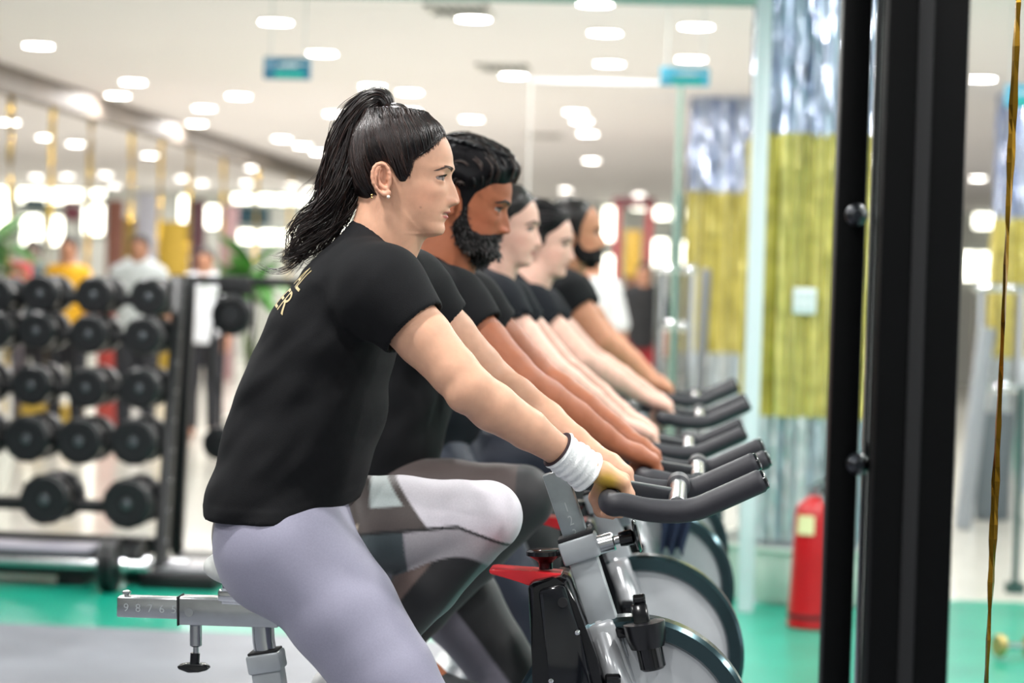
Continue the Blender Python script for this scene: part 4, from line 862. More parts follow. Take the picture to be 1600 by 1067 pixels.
# navy towel hung over the third bike's frame
a, b = P(1030, 800, YB[2] - .04), P(1076, 862, YB[2] - .04); xs_, zs_ = np.linspace(a[0], b[0], 15), np.linspace(a[2], b[2], 14); V = []
for sd in (0, 1):
    for j, z in enumerate(zs_):
        for i, x in enumerate(xs_):
            u = i / 14 - .5; t_ = j / 13; V.append((x + u * -.02 * t_ + .004 * math.sin(t_ * 5), YB[2] - .055 - .012 * math.sin(i * 1.1 + t_) * (.3 + t_) + (.014 if sd else 0), z - .012 * math.cos(i * .9) * t_))
n_ = 15 * 14; Q = [(j * 15 + i, j * 15 + i + 1, j * 15 + i + 16, j * 15 + i + 15) for j in range(13) for i in range(14)]; Q = Q + [tuple(n_ + v for v in q[::-1]) for q in Q]
ring = list(range(15)) + [15 * j + 14 for j in range(1, 14)] + [13 * 15 + i for i in range(13, -1, -1)] + [15 * j for j in range(12, 0, -1)]; Q += [(ring[i], ring[i] + n_, ring[(i + 1) % len(ring)] + n_, ring[(i + 1) % len(ring)]) for i in range(len(ring))]
tag(link('towel', np_mesh('towel', np.array(V), Q), mat('towel navy', '18263f', .9, var=.08, scale=60, bump=.3, bscale=500)), 'small navy towel hanging on the bike of the pale woman with the pearl earring', 'towel')
# ------------------------------------------------------------------ the room
HC_ = 3.0                                       # ceiling height
def slab(name, lo, hi, m, kind='structure', parent=None):
    k = MB(); lo = Vector(lo); hi = Vector(hi); k.box((lo + hi) / 2, hi - lo); return tag(k.build(name, m, parent, smooth=False), kind=kind)
M_CEIL = mat('ceiling plaster', 'e9e5e6', .7, var=.015, scale=.4); M_WALL = mat('wall paint', 'd9dbd6', .6, var=.03, scale=1.)
M_FLOOR = mat('glossy white floor tile', 'd8d6cc', .16, var=.05, scale=.8); M_GREY = mat('grey gym floor', '74777f', .5, var=.18, scale=2.2); M_MAT = mat('green gym floor', '0a8f77', .30, var=.14, scale=2.5, bump=.1, bscale=40)
slab('floor', (-16, -3, -.12), (9, 41, 0), M_FLOOR)
g = slab('floor_green_mat', (-16, 8.75, 0), (9, 10.62, .004), M_MAT); slab('floor_green_strip', (.12, 4.5, 0), (9, 8.75, .004), M_MAT)
slab('floor_grey', (-16, -3, 0), (.12, 8.75, .003), M_GREY); slab('floor_grey', (.12, -3, 0), (9, 4.5, .003), M_GREY)
slab('ceiling', (-16, -3, HC_), (9, 41, HC_ + .15), M_CEIL)
slab('wall_back', (-16, 40.0, 0), (9, 40.2, HC_), M_WALL)
# wall_right with wide window openings
for i, (a, b) in enumerate(((-3, -1), (5, 6.5), (13, 14.5), (21, 22.5), (30, 40))): slab('wall_right', (8.6, a, 0), (8.8, b, HC_), M_WALL)
slab('trim_right', (8.6, -3, 0), (8.8, 40, .6), M_WALL); slab('trim_right', (8.6, -3, 2.75), (8.8, 40, HC_), M_WALL)
slab('wall_left', (-16, -3, 0), (-15.8, 40, HC_), M_WALL)
slab('wall_front', (-16, -3.2, 0), (9, -3, HC_), M_WALL)
# downlights
LAMP_ME = {}
def downlight(x, y, r=.095, pw=15.5, col=(1, .98, .965), e=26.):
    t = thing('downlight', 'round white recessed downlight in the pale ceiling', 'ceiling light', (x, y, HC_), 'recessed downlights')
    if r not in LAMP_ME:
        k = MB(); k.lathe((0, 0, -.012), (0, 0, .002), [(.3, r), (0, r * 1.18), (.6, r * 1.25), (1, r * 1.25), (1, r)], 28, ring=True); a = k.build('trim_ring', mat('lamp ring', 'f4f2ee', .4), t)
        k = MB(); k.cyl((0, 0, -.010), (0, 0, -.004), r, 28); b = k.build('diffuser', mat('lamp glow', 'ffffff', .5, emit='fff8ee', estr=e), t); L = bpy.data.lights.new('downlight_lamp', 'AREA'); L.shape = 'DISK'; L.size = r * 1.8; L.energy = pw; L.color = col
        l = bpy.data.objects.new('downlight_lamp', L); COL.objects.link(l); l.parent = t; l.location = (0, 0, -.02); LAMP_ME[r] = (a, b, l)
    else:
        for o in LAMP_ME[r]: c = o.copy(); COL.objects.link(c); c.parent = t
    return t
PX_LIGHTS = [(60, 70), (503, 82), (431, 33), (740, 28), (945, 50), (952, 98), (1080, 91), (1088, 40), (803, 117), (208, 127), (184, 148), (107, 159), (319, 168), (373, 149), (307, 192), (267, 209), (305, 220), (341, 232), (441, 216), (473, 227), (498, 237), (432, 257), (456, 289), (483, 297), (524, 177), (582, 134), (640, 143), (737, 185), (899, 174), (909, 188), (918, 208), (924, 250), (884, 296), (640, 172), (1533, 122), (1528, 278), (165, 272), (105, 275), (57, 276), (90, 298), (178, 290), (285, 278), (316, 285), (335, 305), (15, 190), (118, 224), (72, 214), (234, 242), (385, 285), (395, 262), (998, 304), (930, 4)]
for p in PX_LIGHTS:
    w = PZ(*p, HC_)
    if 3 < w[1] < 39.6 and -15.5 < w[0] < 8.3: downlight(w[0], w[1])
for x in (-3.2, -1.0, 1.2, 3.4):  # unseen grid of lamps added overhead to light the riders
    for y in (.8, 3.2, 5.6, 8.0, 10.4): downlight(x, y, .1, 34.)
# vents
for px, py in ((718, 14), (787, 104), (850, 211)):
    w = PZ(px, py, HC_); t = thing('ceiling_vent', '', 'vent', (w[0], w[1], HC_), 'ceiling vents'); sx, sy = .34, .42
    k = MB(); 
    for s_ in (-1, 1): k.box((s_ * sx / 2, 0, -.010), (.03, sy + .03, .02)); k.box((0, s_ * sy / 2, -.010), (sx + .03, .03, .02))
    k.build('frame', mat('vent white', 'cfccc8', .5), t, smooth=False)
    k = MB(); k.box((0, 0, -.003), (sx, sy, .004)); k.build('backing', mat('vent dark', '3b3a3a', .8), t, smooth=False)
    k = MB()
    for i in range(6): k.box((-sx / 2 + sx * (i + .5) / 6, 0, -.009), (.018, sy, .010), Matrix.Rotation(.5, 3, 'Y'))
    k.build('slat', mat('vent white', 'cfccc8', .5), t, smooth=False)
    t['label'] = {718: 'dark slatted ceiling vent at the top edge of the photo', 787: 'slatted ceiling vent above the ponytailed woman, second of three into the room', 850: 'small slatted ceiling vent deepest in the room'}[px]
# header beam along the left side with hanging gold foil strands
XL = -5.35
k = MB(); k.box((XL, 24.5, 2.90), (.16, 17, .20)); tag(k.build('trim_1', mat('bronze trim', '6f655c', .5, .3, var=.2, scale=4), smooth=False), kind='structure')
M_FOILG = mat('gold foil', 'c9a544', .22, .95, var=.25, scale=9); M_FOILS = mat('silver foil', 'ccd4df', .16, .95, var=.1, scale=9)
def strand_mesh(n, L_, w_, seed):               # twisted foil ribbon
    r = np.random.default_rng(seed); z = np.linspace(0, -L_, n); a = np.cumsum(r.normal(0, .5, n)); x = np.cumsum(r.normal(0, .002, n)); V = []
    for i in range(n): c, s_ = math.cos(a[i]) * w_ / 2, math.sin(a[i]) * w_ / 2; V += [(x[i] - c, -s_, z[i]), (x[i] + c, s_, z[i]), (x[i] + c + s_ * .12, s_ - c * .12, z[i]), (x[i] - c + s_ * .12, -s_ - c * .12, z[i])]
    V = np.array(V).reshape(n, 4, 3); b = np.arange(n * 4).reshape(n, 4); nb = np.roll(b, -1, 1); Q = np.stack([b[:-1], nb[:-1], nb[1:], b[1:]], -1).reshape(-1, 4); return V.reshape(-1, 3), Q
sm_ = [np_mesh('gold_strand', *strand_mesh(60, 2.72, .045, i), smooth=False) for i in range(3)]
for m_ in sm_: m_.materials.append(M_FOILG)
for i, y in enumerate((17.2, 18.35, 19.55, 21.0, 22.2, 23.5, 25.2, 27.2, 29.5)):
    o = bpy.data.objects.new('gold_strand', sm_[i % 3]); COL.objects.link(o); o.location = (XL, y, 2.80); tag(o, 'thin gold foil strand hanging from the dark trim over the dumbbell side', 'foil strand', 'gold foil strands')
# foil fringe columns
def fringe(parent, name, m, cols, x0, x1, y0, y1, z0, z1, step, seed, loc):
    r = np.random.default_rng(seed); V, Q, TC = [], [], []; per = [(x0, y0, 1, 0, x1 - x0), (x1, y0, 0, 1, y1 - y0), (x1, y1, -1, 0, x1 - x0), (x0, y1, 0, -1, y1 - y0)]
    for ax, ay, dx, dy, Ln in per:
        n = int(Ln / step); nx_, ny_ = dy, -dx
        for i in range(n):
            s_ = (i + r.random()) * step; w_ = step * r.uniform(.7, 2.6); ang = r.normal(0, .5); tq = np.clip(.55 * r.random() ** 1.2 + .45 * (.5 + .5 * math.sin(s_ * 61 + seed) * math.sin(s_ * 27 + 2 * seed)), 0, 1); TC += [tuple(np.array(cols[0]) * (1 - tq) + np.array(cols[1]) * tq) + (1,)] * 18; zz = np.linspace(z1, z0, 9); ox = r.uniform(.004, .03)
            for j in range(9):
                ang2 = ang + r.normal(0, .22); cx, cy = ax + dx * s_ + nx_ * ox, ay + dy * s_ + ny_ * ox; ux, uy = dx * math.cos(ang2) + nx_ * math.sin(ang2), dy * math.cos(ang2) + ny_ * math.sin(ang2)
                wv = r.normal(0, .003); V += [(cx - ux * w_ / 2 + nx_ * wv, cy - uy * w_ / 2 + ny_ * wv, zz[j]), (cx + ux * w_ / 2 + nx_ * wv, cy + uy * w_ / 2 + ny_ * wv, zz[j])]
            b = len(V) - 18
            for j in range(8): Q.append((b + 2 * j, b + 2 * j + 1, b + 2 * j + 3, b + 2 * j + 2))
    return link(name, np_mesh(name, np.array(V) - np.array(loc), Q, False, np.array(TC)), m, parent)
M_FG = mat('gold foil fringe', 'cdb83c', .18, .3, var=.2, scale=14, attr=True); M_FS = mat('silver foil fringe', 'c4d2ea', .16, .8, var=.1, scale=10, attr=True); M_FW = mat('pale foil fringe', 'c9d4d8', .3, .5, var=.12, scale=12, attr=True)
def foil_column(label, x0, x1, y0, y1, zs, seed, struct):
    slab(struct, (x0 + .03, y0 + .03, 0), (x1 - .03, y1 - .03, HC_), mat('column paint', 'b9c3c9', .5, var=.03, scale=2.))
    t = thing('foil_curtain', label, 'foil curtain', ((x0 + x1) / 2, y0, HC_), 'foil curtains around columns'); loc = t.location
    tag(fringe(t, 'silver_fringe', M_FS, [srgb('a9bce0')[:3], srgb('eef4ff')[:3]], x0, x1, y0, y1, zs[2], HC_ - .005, .012, seed, loc), 'silver foil strips')
    tag(fringe(t, 'gold_fringe', M_FG, [srgb('9a9018')[:3], srgb('fff29a')[:3]], x0 - .01, x1 + .01, y0 - .01, y1 + .01, zs[1], zs[2] + .02, .012, seed + 1, loc), 'gold foil strips')
    tag(fringe(t, 'pale_fringe', M_FW, [srgb('9fb3bf')[:3], srgb('eceeea')[:3]], x0, x1, y0, y1, zs[0], zs[1] + .01, .012, seed + 2, loc), 'pale silver foil strips'); return t
Yc = 10.2; pa, pb = P(1180, 500, Yc), P(1365, 500, Yc); zg1, zg0 = P(1250, 215, Yc)[2], P(1250, 652, Yc)[2]
foil_column('silver and gold foil curtain around the column beside the red extinguisher', pa[0], pb[0], Yc, Yc + .75, (.30, zg0, zg1), 11, 'trim_column')
Yd = 18.2; pc, pd_ = P(1078, 430, Yd), P(1200, 430, Yd); zh1, zh0 = P(1120, 302, Yd)[2], P(1120, 551, Yd)[2]
foil_column('silver and gold foil curtain on the column deeper in the room', pc[0], pd_[0], Yd, Yd + .6, (.25, zh0, zh1), 21, 'trim_column')
# white post and glass edge in front of the column
a, b = P(1192, 0, 9.95), P(1168, 900, 9.95)
k = MB(); k.box((a[0] * .5 + b[0] * .5 - .0, 9.95, 1.5), (.070, .07, 3.0), None, .01); tag(k.build('trim_2', mat('white post', 'd5dfe4', .3), smooth=True), kind='structure')
k = MB(); k.box((a[0] - 1.6, 9.95, 2.70), (3.2, .06, .05), None, .008); tag(k.build('trim_3', mat('green glass edge', '8fb3a8', .2), smooth=True), kind='structure')
# white switch plate on the gold curtain
c = P(1257, 470, Yc - .05); t = thing('switch_plate', 'white square switch plate on the gold foil curtain', 'switch', (c[0], Yc - .045, c[2])); 
k = MB(); k.box((0, 0, 0), (.105, .020, .118), None, .006); k.build('plate', mat('switch white', 'e8eef0', .4), t)
for ix in (-1, 0, 1):
    for iz in (-1, 1): k = MB(); k.box((ix * .028, -.012, iz * .024), (.022, .006, .036), None, .002); k.build('rocker', mat('rocker', 'd5dde0', .4), t)
# white tub round the column foot
k = MB(); xm, ym_ = (pa[0] + pb[0]) / 2 + .02, Yc + .37; rx = .33
k.lathe((xm, ym_, 0.005), (xm, ym_, .27), [(0, rx * 1.22), (.06, rx * 1.27), (.9, rx * 1.37), (.93, rx * 1.43), (1, rx * 1.44), (1, rx * 1.36), (.9, rx * 1.30), (.15, rx * 1.18), (.15, 0)], 56)
tag(k.build('planter_tub', mat('tub white', 'd9dbd3', .45, var=.04, scale=5)), 'round white tub around the foot of the foil-wrapped column', 'tub')
# fire extinguisher
e = P(1263, 957, 9.55); t = thing('fire_extinguisher', 'red fire extinguisher on the green floor beside the white tub', 'fire extinguisher', (e[0], 9.55, .004)); M_FX = mat('extinguisher red', 'b21219', .28, var=.05, scale=20)
k = MB(); k.lathe((.012, 0, .0), (.012, 0, .56), [(0, .095), (.02, .104), (.06, .100), (.5, .090), (.86, .082), (.93, .070), (.98, .035), (1, .028), (1, .0)], 40); k.build('cylinder', M_FX, t)
k = MB(); k.lathe((.012, 0, .555), (.012, 0, .60), [(0, .020), (.5, .020), (.6, .026), (1, .024)], 20); k.build('valve', M_CHROME, t)
k = MB(); k.beam((.012, 0, .605), (.10, 0, .645), .022, .012, .003); k.beam((.012, 0, .590), (.09, 0, .596), .020, .010, .003); k.build('lever', M_BLACKP, t)
k = MB(); k.tube(spline([(.03, -.02, .59), (.10, -.05, .55), (.125, -.04, .40), (.120, -.03, .2), (.118, -.03, .10)], 24), .010, 10); k.build('hose', M_RUBBER, t)
V, Q = [], []
for j, z in enumerate((.40, .48)):
    for i in range(9): a_ = -PI / 2 - .95 + .9 * i / 8; r_ = .0945 - .016 * j * .5 - .002; V.append((.012 + r_ * math.cos(a_), r_ * math.sin(a_), z))
Q = [(i, i + 1, i + 10, i + 9) for i in range(8)]; link('label', np_mesh('label', np.array(V), Q), mat('label cream', 'd8d6a2', .5), t)
k = MB(); k.lathe((.012, 0, .045), (.012, 0, .060), [(0, .1005), (0, .1035), (1, .1030), (1, .1)], 40); k.build('base_band', M_RUBBER, t)
# hanging direction signs
def hang_sign(label, px, py, Yd_, w_, h_, col, up_to=HC_):
    c = P(px, py, Yd_); t = thing('hanging_sign', label, 'sign', (c[0], Yd_, c[2]), 'blue hanging signs')
    k = MB(); k.box((0, 0, 0), (w_, .03, h_), None, .004); pn = k.build('panel', mat(col[0], col[1], .35), t)
    k = MB(); k.box((w_ * .02, -.0165, h_ * .12), (w_ * .42, .003, h_ * .10)); k.box((w_ * .20, -.0165, h_ * .20), (w_ * .50, .003, h_ * .06)); k.build('lettering', mat('sign white', 'e8f4f4', .4), pn, smooth=False)
    k = MB(); k.box((w_ * .05, -.0162, -h_ * .28), (w_ * .62, .003, h_ * .26)); k.build('stripe', mat('sign teal', '12b9a6', .4), pn, smooth=False)
    for s_ in (-1, 1): k = MB(); k.cyl((s_ * w_ * .36, 0, h_ / 2), (s_ * w_ * .36, 0, up_to - c[2]), .004, 8); k.build('rod', mat('white rod', 'd8dcdc', .4), t)
hang_sign('blue sign with a teal stripe hanging from the ceiling over the ponytailed woman', 449, 107, 12.0, .255, .118, ('sign blue', '0f7396'))
hang_sign('blue reflection built as a sign, cut off by the edge of the photo beyond the gold strand', 1600, 150, 12.2, .20, .12, ('sign light blue', '49b9dd'))  # a reflected patch of blue, built as an added solid sign
hang_sign('pale blue sign hanging beside the silver foil column', 1070, 120, 12.4, .27, .10, ('sign light blue', '49b9dd'))
# green post and glass rail
g0 = P(1064, 128, 13.); g1 = P(1054, 600, 13.)
k = MB(); k.box((g0[0], 13., g0[2] / 2), (.030, .03, g0[2]), None, .006); tag(k.build('glass_post', mat('glass edge green', '7f9d90', .25, var=.05, scale=4)), 'slim green post below the pale blue hanging sign', 'post')
ga = P(830, 122, 13.); k = MB(); k.box(((ga[0] + g0[0]) / 2, 13., g0[2] - .01), (g0[0] - ga[0], .03, .022), None, .004); tag(k.build('glass_rail', mat('white rail', 'dadae0', .4)), 'slim white rail running to the green post under the ceiling', 'rail')
k = MB(); k.box((ga[0], 13., g0[2] / 2), (.014, .014, g0[2]), None, .003); tag(k.build('rail_support', mat('pale rail', 'c2beba', .4)), 'slim white support standing at the end of the white rail', 'post')
# ------------------------------------------------------------------ far end of the room: windows, posters, displays
M_DAY = mat('daylit window', 'ffffff', .4, emit='fffbe8', estr=4.2); M_FRM = mat('window frame', '9ea8a8', .5); YB_ = 39.95
wn = [0]
def window(x0, y0, x1, y1, Yw=YB_, m=None, nb=1):
    wn[0] += 1; a, b = P(x0, y0, Yw), P(x1, y1, Yw); xs_ = sorted((a[0], b[0])); zs_ = sorted((a[2], b[2])); zs_[1] = min(zs_[1], HC_ - .02)
    t = bpy.data.objects.new('window_%d' % wn[0], None); COL.objects.link(t); t.location = (sum(xs_) / 2, Yw, sum(zs_) / 2); t['kind'] = 'structure'; w_, h_ = xs_[1] - xs_[0], zs_[1] - zs_[0]
    k = MB(); k.box((0, 0, 0), (w_, .03, h_)); k.build('window_pane', m or M_DAY, t, smooth=False)
    k = MB()
    for s_ in (-1, 1): k.box((s_ * w_ / 2, -.02, 0), (.05, .08, h_ + .05)); k.box((0, -.02, s_ * h_ / 2), (w_ + .05, .08, .05))
    for i in range(1, nb): k.box((-w_ / 2 + w_ * i / nb, -.02, 0), (.05, .07, h_))
    k.build('window_frame', M_FRM, t, smooth=False)
for r in ((-60, 285, 18, 372, 2), (28, 290, 130, 320, 2), (34, 334, 66, 385, 1), (72, 337, 100, 384, 1), (130, 292, 166, 310, 1), (130, 318, 164, 368, 1), (280, 305, 298, 372, 1), (312, 320, 344, 358, 1), (362, 302, 500, 322, 4), (372, 358, 500, 384, 4), (942, 322, 966, 378, 1), (942, 398, 962, 440, 1), (985, 322, 1012, 330, 1), (1022, 322, 1070, 345, 2), (1020, 372, 1044, 420, 1), (1055, 375, 1072, 425, 1), (1520, 330, 1600, 360, 2), (1500, 392, 1550, 440, 2), (500, 305, 700, 330, 5), (520, 350, 660, 420, 4)): window(r[0], r[1], r[2], r[3], nb=r[4])
def wall_panel(name, label, cat, col, x0, y0, x1, y1, Yw, d_=.06, group=None, rough=.5):
    a, b = P(x0, y0, Yw), P(x1, y1, Yw); xs_ = sorted((a[0], b[0])); zs_ = [max(a[2] if a[2] < b[2] else b[2], 0.002), min(max(a[2], b[2]), HC_ - .005)]
    k = MB(); k.box(((xs_[0] + xs_[1]) / 2, Yw, sum(zs_) / 2), (xs_[1] - xs_[0], d_, zs_[1] - zs_[0]), None, .01); return tag(k.build(name, mat(label, col, rough, var=.08, scale=3)), label, cat, group)
wall_panel('display_screen', 'dark teal screen on the far wall behind the yellow-shirted person', 'screen', '2c4b58', 38, 308, 72, 330, 39.94)
wall_panel('display_screen', 'dark blue screen on the far wall behind the ponytail', 'screen', '2b5160', 372, 322, 420, 352, 39.94)
wall_panel('wall_poster', 'dull red poster on the far wall over the yellow-shirted person', 'poster', '7c4350', 100, 312, 128, 345, 39.94)
wall_panel('foil_banner', 'yellow foil banner on the far wall between the two pale-shirted men', 'banner', 'd0ad3c', 240, 345, 286, 700, 31.5)
wall_panel('foil_banner', 'narrow dull gold banner behind the grey-shirted man', 'banner', 'b2995a', 186, 340, 215, 700, 31.5)
wall_panel('wall_pillar', 'slim brown pillar on the far wall beside the white window strip', 'pillar', '8a5a4c', 168, 312, 184, 700, 31.)
wall_panel('wall_pillar', 'slim maroon pillar on the far wall near the white-shirted person', 'pillar', '553038', 300, 312, 312, 700, 31.)
wall_panel('wall_pillar', 'pinkish pillar on the far wall left of the potted plant', 'pillar', 'b08e90', 345, 320, 362, 700, 31.)
wall_panel('wall_pillar', 'white pillar on the far wall behind the grey-shirted man', 'pillar', 'c8cbd8', 215, 300, 238, 700, 31.3)
wall_panel('banner_stand', 'tall gold banner standing low behind the dumbbell rack', 'banner', 'cfae4a', 40, 630, 110, 720, 19., .3)
# red steel rig in the distance by the last rider
t0 = P(985, 300, 24.); t = thing('cable_machine', 'tall red steel cable machine far behind the last rider', 'gym machine', (P(985, 500, 24.)[0], 24., 0)); w_ = .17
for s_ in (-1, 1): k = MB(); k.box((s_ * w_, 0, 1.2), (.07, .10, 2.4), None, .01); k.build('upright', mat('rig red', 'b3212d', .4, var=.05, scale=5), t)
k = MB(); k.box((0, 0, 2.36), (w_ * 2 + .12, .12, .10), None, .01); k.build('top_beam', mat('rig dark red', '6a1f2a', .4), t)
k = MB(); k.box((0, 0, .62), (w_ * 1.3, .2, 1.1), None, .02); k.build('weight_stack', mat('stack grey', '5b5660', .5), t)
k = MB(); k.box((0, .05, 1.82), (w_ * 1.1, .06, .50), None, .01); k.build('panel', mat('rig panel yellow', 'd7b24a', .5), t)
# chrome lat machine before the deeper column
t = thing('pulley_machine', 'chrome pulley machine with a weight stack before the far foil column', 'gym machine', (P(1054, 500, 14.5)[0], 14.5, 0)); hz = lambda py: P(1054, py, 14.5)[2]
for s_ in (-1, 1): k = MB(); k.cyl((s_ * .095, 0, .02), (s_ * .095, 0, hz(420)), .030, 16); k.build('guide_tube', M_CHROME, t)
k = MB(); k.box((0, .05, hz(300) / 2), (.07, .07, hz(300)), None, .008); k.build('mast', mat('mast dark', '3d4a4a', .35, .3), t)
k = MB(); k.box((0, 0, hz(420)), (.27, .09, .06), None, .02); k.build('top_bracket', M_CHROME, t)
k = MB(); k.box((0, 0, hz(508)), (.15, .10, .07), None, .02); k.build('carriage', M_CHROME, t)
k = MB()
for i in range(9): k.box((0, .0, .10 + i * .055), (.16, .10, .048), None, .006)
k.build('weight_stack', mat('stack dark', '43474a', .4, .4), t)
k = MB(); k.box((0, 0, .03), (.42, .5, .05), None, .01); k.build('base', mat('mast dark', '3d4a4a', .35, .3), t)
for px, y_ in ((1096, 13.6),):
    c = P(px, 420, y_); k = MB(); k.beam((c[0], y_, 0), (c[0] + .03, y_, c[2]), .06, .06, .01); tag(k.build('steel_post', mat('post grey', '6d7074', .4, .2, var=.05, scale=5)), 'short grey steel post before the far foil column', 'post')
# ------------------------------------------------------------------ dumbbell rack
M_IRON = mat('black iron', '0b0d10', .45, .2, var=.15, scale=12); M_URE = mat('black urethane', '0d0f13', .42, var=.15, scale=25)
def rz(px, py, Y): return P(px, py, Y)
ROWY = [10.62, 10.52, 10.42, 10.30, 10.16]
def make_dumbbell(r):
    t = thing('dumbbell', '', 'dumbbell', (0, 0, 0), 'black round dumbbells on the rack')
    for s_ in (-1, 1):
        k = MB(); k.lathe((0, s_ * .07, 0), (0, s_ * .16, 0), [(0, r * .82), (.12, r * .98), (.2, r), (.8, r), (.88, r * .98), (1, r * .86), (1, r * .62), (.93, r * .58), (.93, r * .26), (1.02, r * .22), (1.02, 0)], 12)
        h_ = k.build('head', M_URE, t, angle=20)
        k = MB(); k.lathe((0, s_ * .155, 0), (0, s_ * .164, 0), [(0, r * .25), (.6, r * .22), (1, r * .12), (1, 0)], 16); k.build('end_bolt', mat('bolt steel', '6a6e72', .3, .8), h_)
    k = MB(); k.cyl((0, -.08, 0), (0, .08, 0), .017, 16); k.build('handle', M_STEEL, t); return t
rows = [([(-10, 462), (61, 459), (145, 461), (231, 464)], 31), ([(-12, 516), (55, 517), (137, 522), (222, 525)], 31.5), ([(-38, 600), (47, 602), (133, 606), (217, 607)], 33), ([(-46, 682), (40, 686), (122, 690), (207, 691)], 38), ([(68, 781), (197, 788)], 41)]
protos = {}
nm = {0: 'top row', 1: 'second row', 2: 'third row', 3: 'fourth row', 4: 'bottom row'}; pos_n = {4: ['cut off at the picture edge', 'second from the end of it', 'third along it', 'next to the post']}
seq4 = ['cut by the photo edge', 'third from the rack post', 'second from the rack post', 'next to the rack post']
for ri, (pts, rpx) in enumerate(rows):
    Y = ROWY[ri]; r = rpx / F * Y
    pr = make_dumbbell(r)
    for ci, (px, py) in enumerate(pts):
        t = pr if ci == 0 else copy_tree(pr); c = P(px, py, Y - .16); t.location = (c[0], Y, c[2]); t.rotation_euler = (0, random.uniform(0, 1), 0)
        sq = seq4[ci] if len(pts) == 4 else ['second from the rack post', 'next to the rack post'][ci]
        t['label'] = 'black round dumbbell on the %s of the rack, %s' % (nm[ri], sq)
rk = thing('dumbbell_rack', 'black steel dumbbell rack with five sloping rows of round dumbbells', 'rack', (P(150, 880, 10.2)[0], 10.4, 0)); ro_ = Vector(rk.location)
def upr(px0, py0, Y0, px1, py1, Y1_, w_=.06):
    a, b = Vector(P(px0, py0, Y0)), Vector(P(px1, py1, Y1_)); b.z = max(b.z, .01); k = MB(); k.beam(a - ro_, b - ro_, w_, .05, .004); return k.build('upright', M_IRON, rk)
u1 = upr(282, 436, 10.72, 250, 893, 9.98, .075); u2 = upr(297, 438, 10.80, 277, 868, 10.75, .06)
xl = P(-260, 500, 10.4)[0]
k = MB(); k.beam(Vector((xl, 10.72, P(282, 436, 10.72)[2])) - ro_, Vector((xl, 9.98, .02)) - ro_, .075, .05, .004); k.build('upright', M_IRON, rk)
for i in range(9):
    t_ = .1 + .1 * i; p = Vector(P(289, 436, 10.72)) * (1 - t_) + Vector(P(259, 893, 9.98)) * t_ - ro_; k = MB(); k.cyl(p + Vector((.0, -.040, 0)), p + Vector((0, -.020, 0)), .007, 10); k.build('bolt', M_CHROME, u1)
for ri, (pts, rpx) in enumerate(rows):
    Y = ROWY[ri]; r = rpx / F * Y; z = P(150, np.mean([p[1] for p in pts]) - 5, Y)[2] - .032
    for s_ in (-.05, .05):
        k = MB(); x1 = P(270 - ri * 5, 500, Y)[0]; k.beam(Vector((xl, Y + s_, z)) - ro_, Vector((x1, Y + s_, z)) - ro_, .028, .05, .004, side=(0, 1, 0)); k.build('shelf_rail', M_IRON, rk)
k = MB(); k.beam(Vector((xl, 10.55, .12)) - ro_, Vector((P(245, 840, 10.5)[0], 10.55, .12)) - ro_, .08, .08, .006); k.build('base_beam', M_IRON, rk)
bq = P(285, 895, 10.0); k = MB(); k.box(Vector((bq[0], 10.36, .035)) - ro_, (.34, .95, .07), None, .008); k.build('foot', M_IRON, rk)
k = MB(); k.box(Vector((bq[0] + .01, 10.1, .085)) - ro_, (.27, .30, .035), None, .01); k.build('foot_plate', mat('plate steel', 'b5b3b8', .3, .6), rk)
# machine with a top bar beside the rack, holding a black plate and a bag
xa, xb_ = P(268, 437, 11.4)[0], P(470, 440, 11.4)[0]; zt_ = P(330, 438, 11.4)[2]
t = thing('power_rack', 'black steel frame with a level top bar just behind the dumbbell rack', 'rack', ((xa + xb_) / 2, 11.4, 0)); ro2 = Vector(t.location)
k = MB(); k.beam(Vector((xa, 11.4, zt_)) - ro2, Vector((xb_, 11.4, zt_)) - ro2, .06, .045, .004); k.build('top_bar', M_IRON, t)
for x_ in (xa + .03, xb_ - .03): k = MB(); k.beam(Vector((x_, 11.4, 0)) - ro2, Vector((x_, 11.4, zt_)) - ro2, .05, .05, .004, side=(0, 1, 0)); k.build('upright', M_IRON, t)
c = P(366, 492, 11.3); k = MB(); k.lathe((c[0], 11.22, c[2]), (c[0], 11.30, c[2]), [(0, .02), (0, .05), (.4, .055), (.4, .078), (0, .082), (.1, .105), (.9, .108), (1, .10), (1, .02)], 36); tag(k.build('weight_plate', M_URE), 'black weight plate hanging on the frame under its top bar', 'weight plate')
k = MB(); a = P(366, 437, 11.3); k.box((a[0], 11.36, a[2] - .03), (.17, .14, .10), None, .03)
for s_ in (-1, 1): k.tube(spline([(a[0] + s_ * .07, 11.34, a[2] - .02), (a[0] + s_ * .10, 11.33, a[2] - .18), (a[0] + s_ * .10 - .02, 11.35, a[2] - .42), (a[0] + s_ * .06, 11.35, a[2] - .60)], 16), .011, 8)
tag(k.build('gym_harness', mat('harness black', '141417', .8, var=.2, scale=20)), 'black strap harness draped over the top bar above the hanging plate', 'harness')
c = P(338, 692, 11.3); t = thing('weight_plate', 'black weight plate just showing behind the back hem of the black shirt', 'weight plate', (c[0] + .02, 11.30, c[2]))
k = MB(); k.lathe((0, -.05, 0), (0, .05, 0), [(0, .02), (0, .05), (.1, .085), (.9, .088), (1, .08), (1, .02)], 30); k.build('plate', M_URE, t)
k = MB(); k.tube([(0, 0, .02), (.0, .0, .3), (0, .07, zt_ - c[2] - .01)], .007, 8); k.build('strap', mat('harness black', '141417', .8, var=.2, scale=20), t)
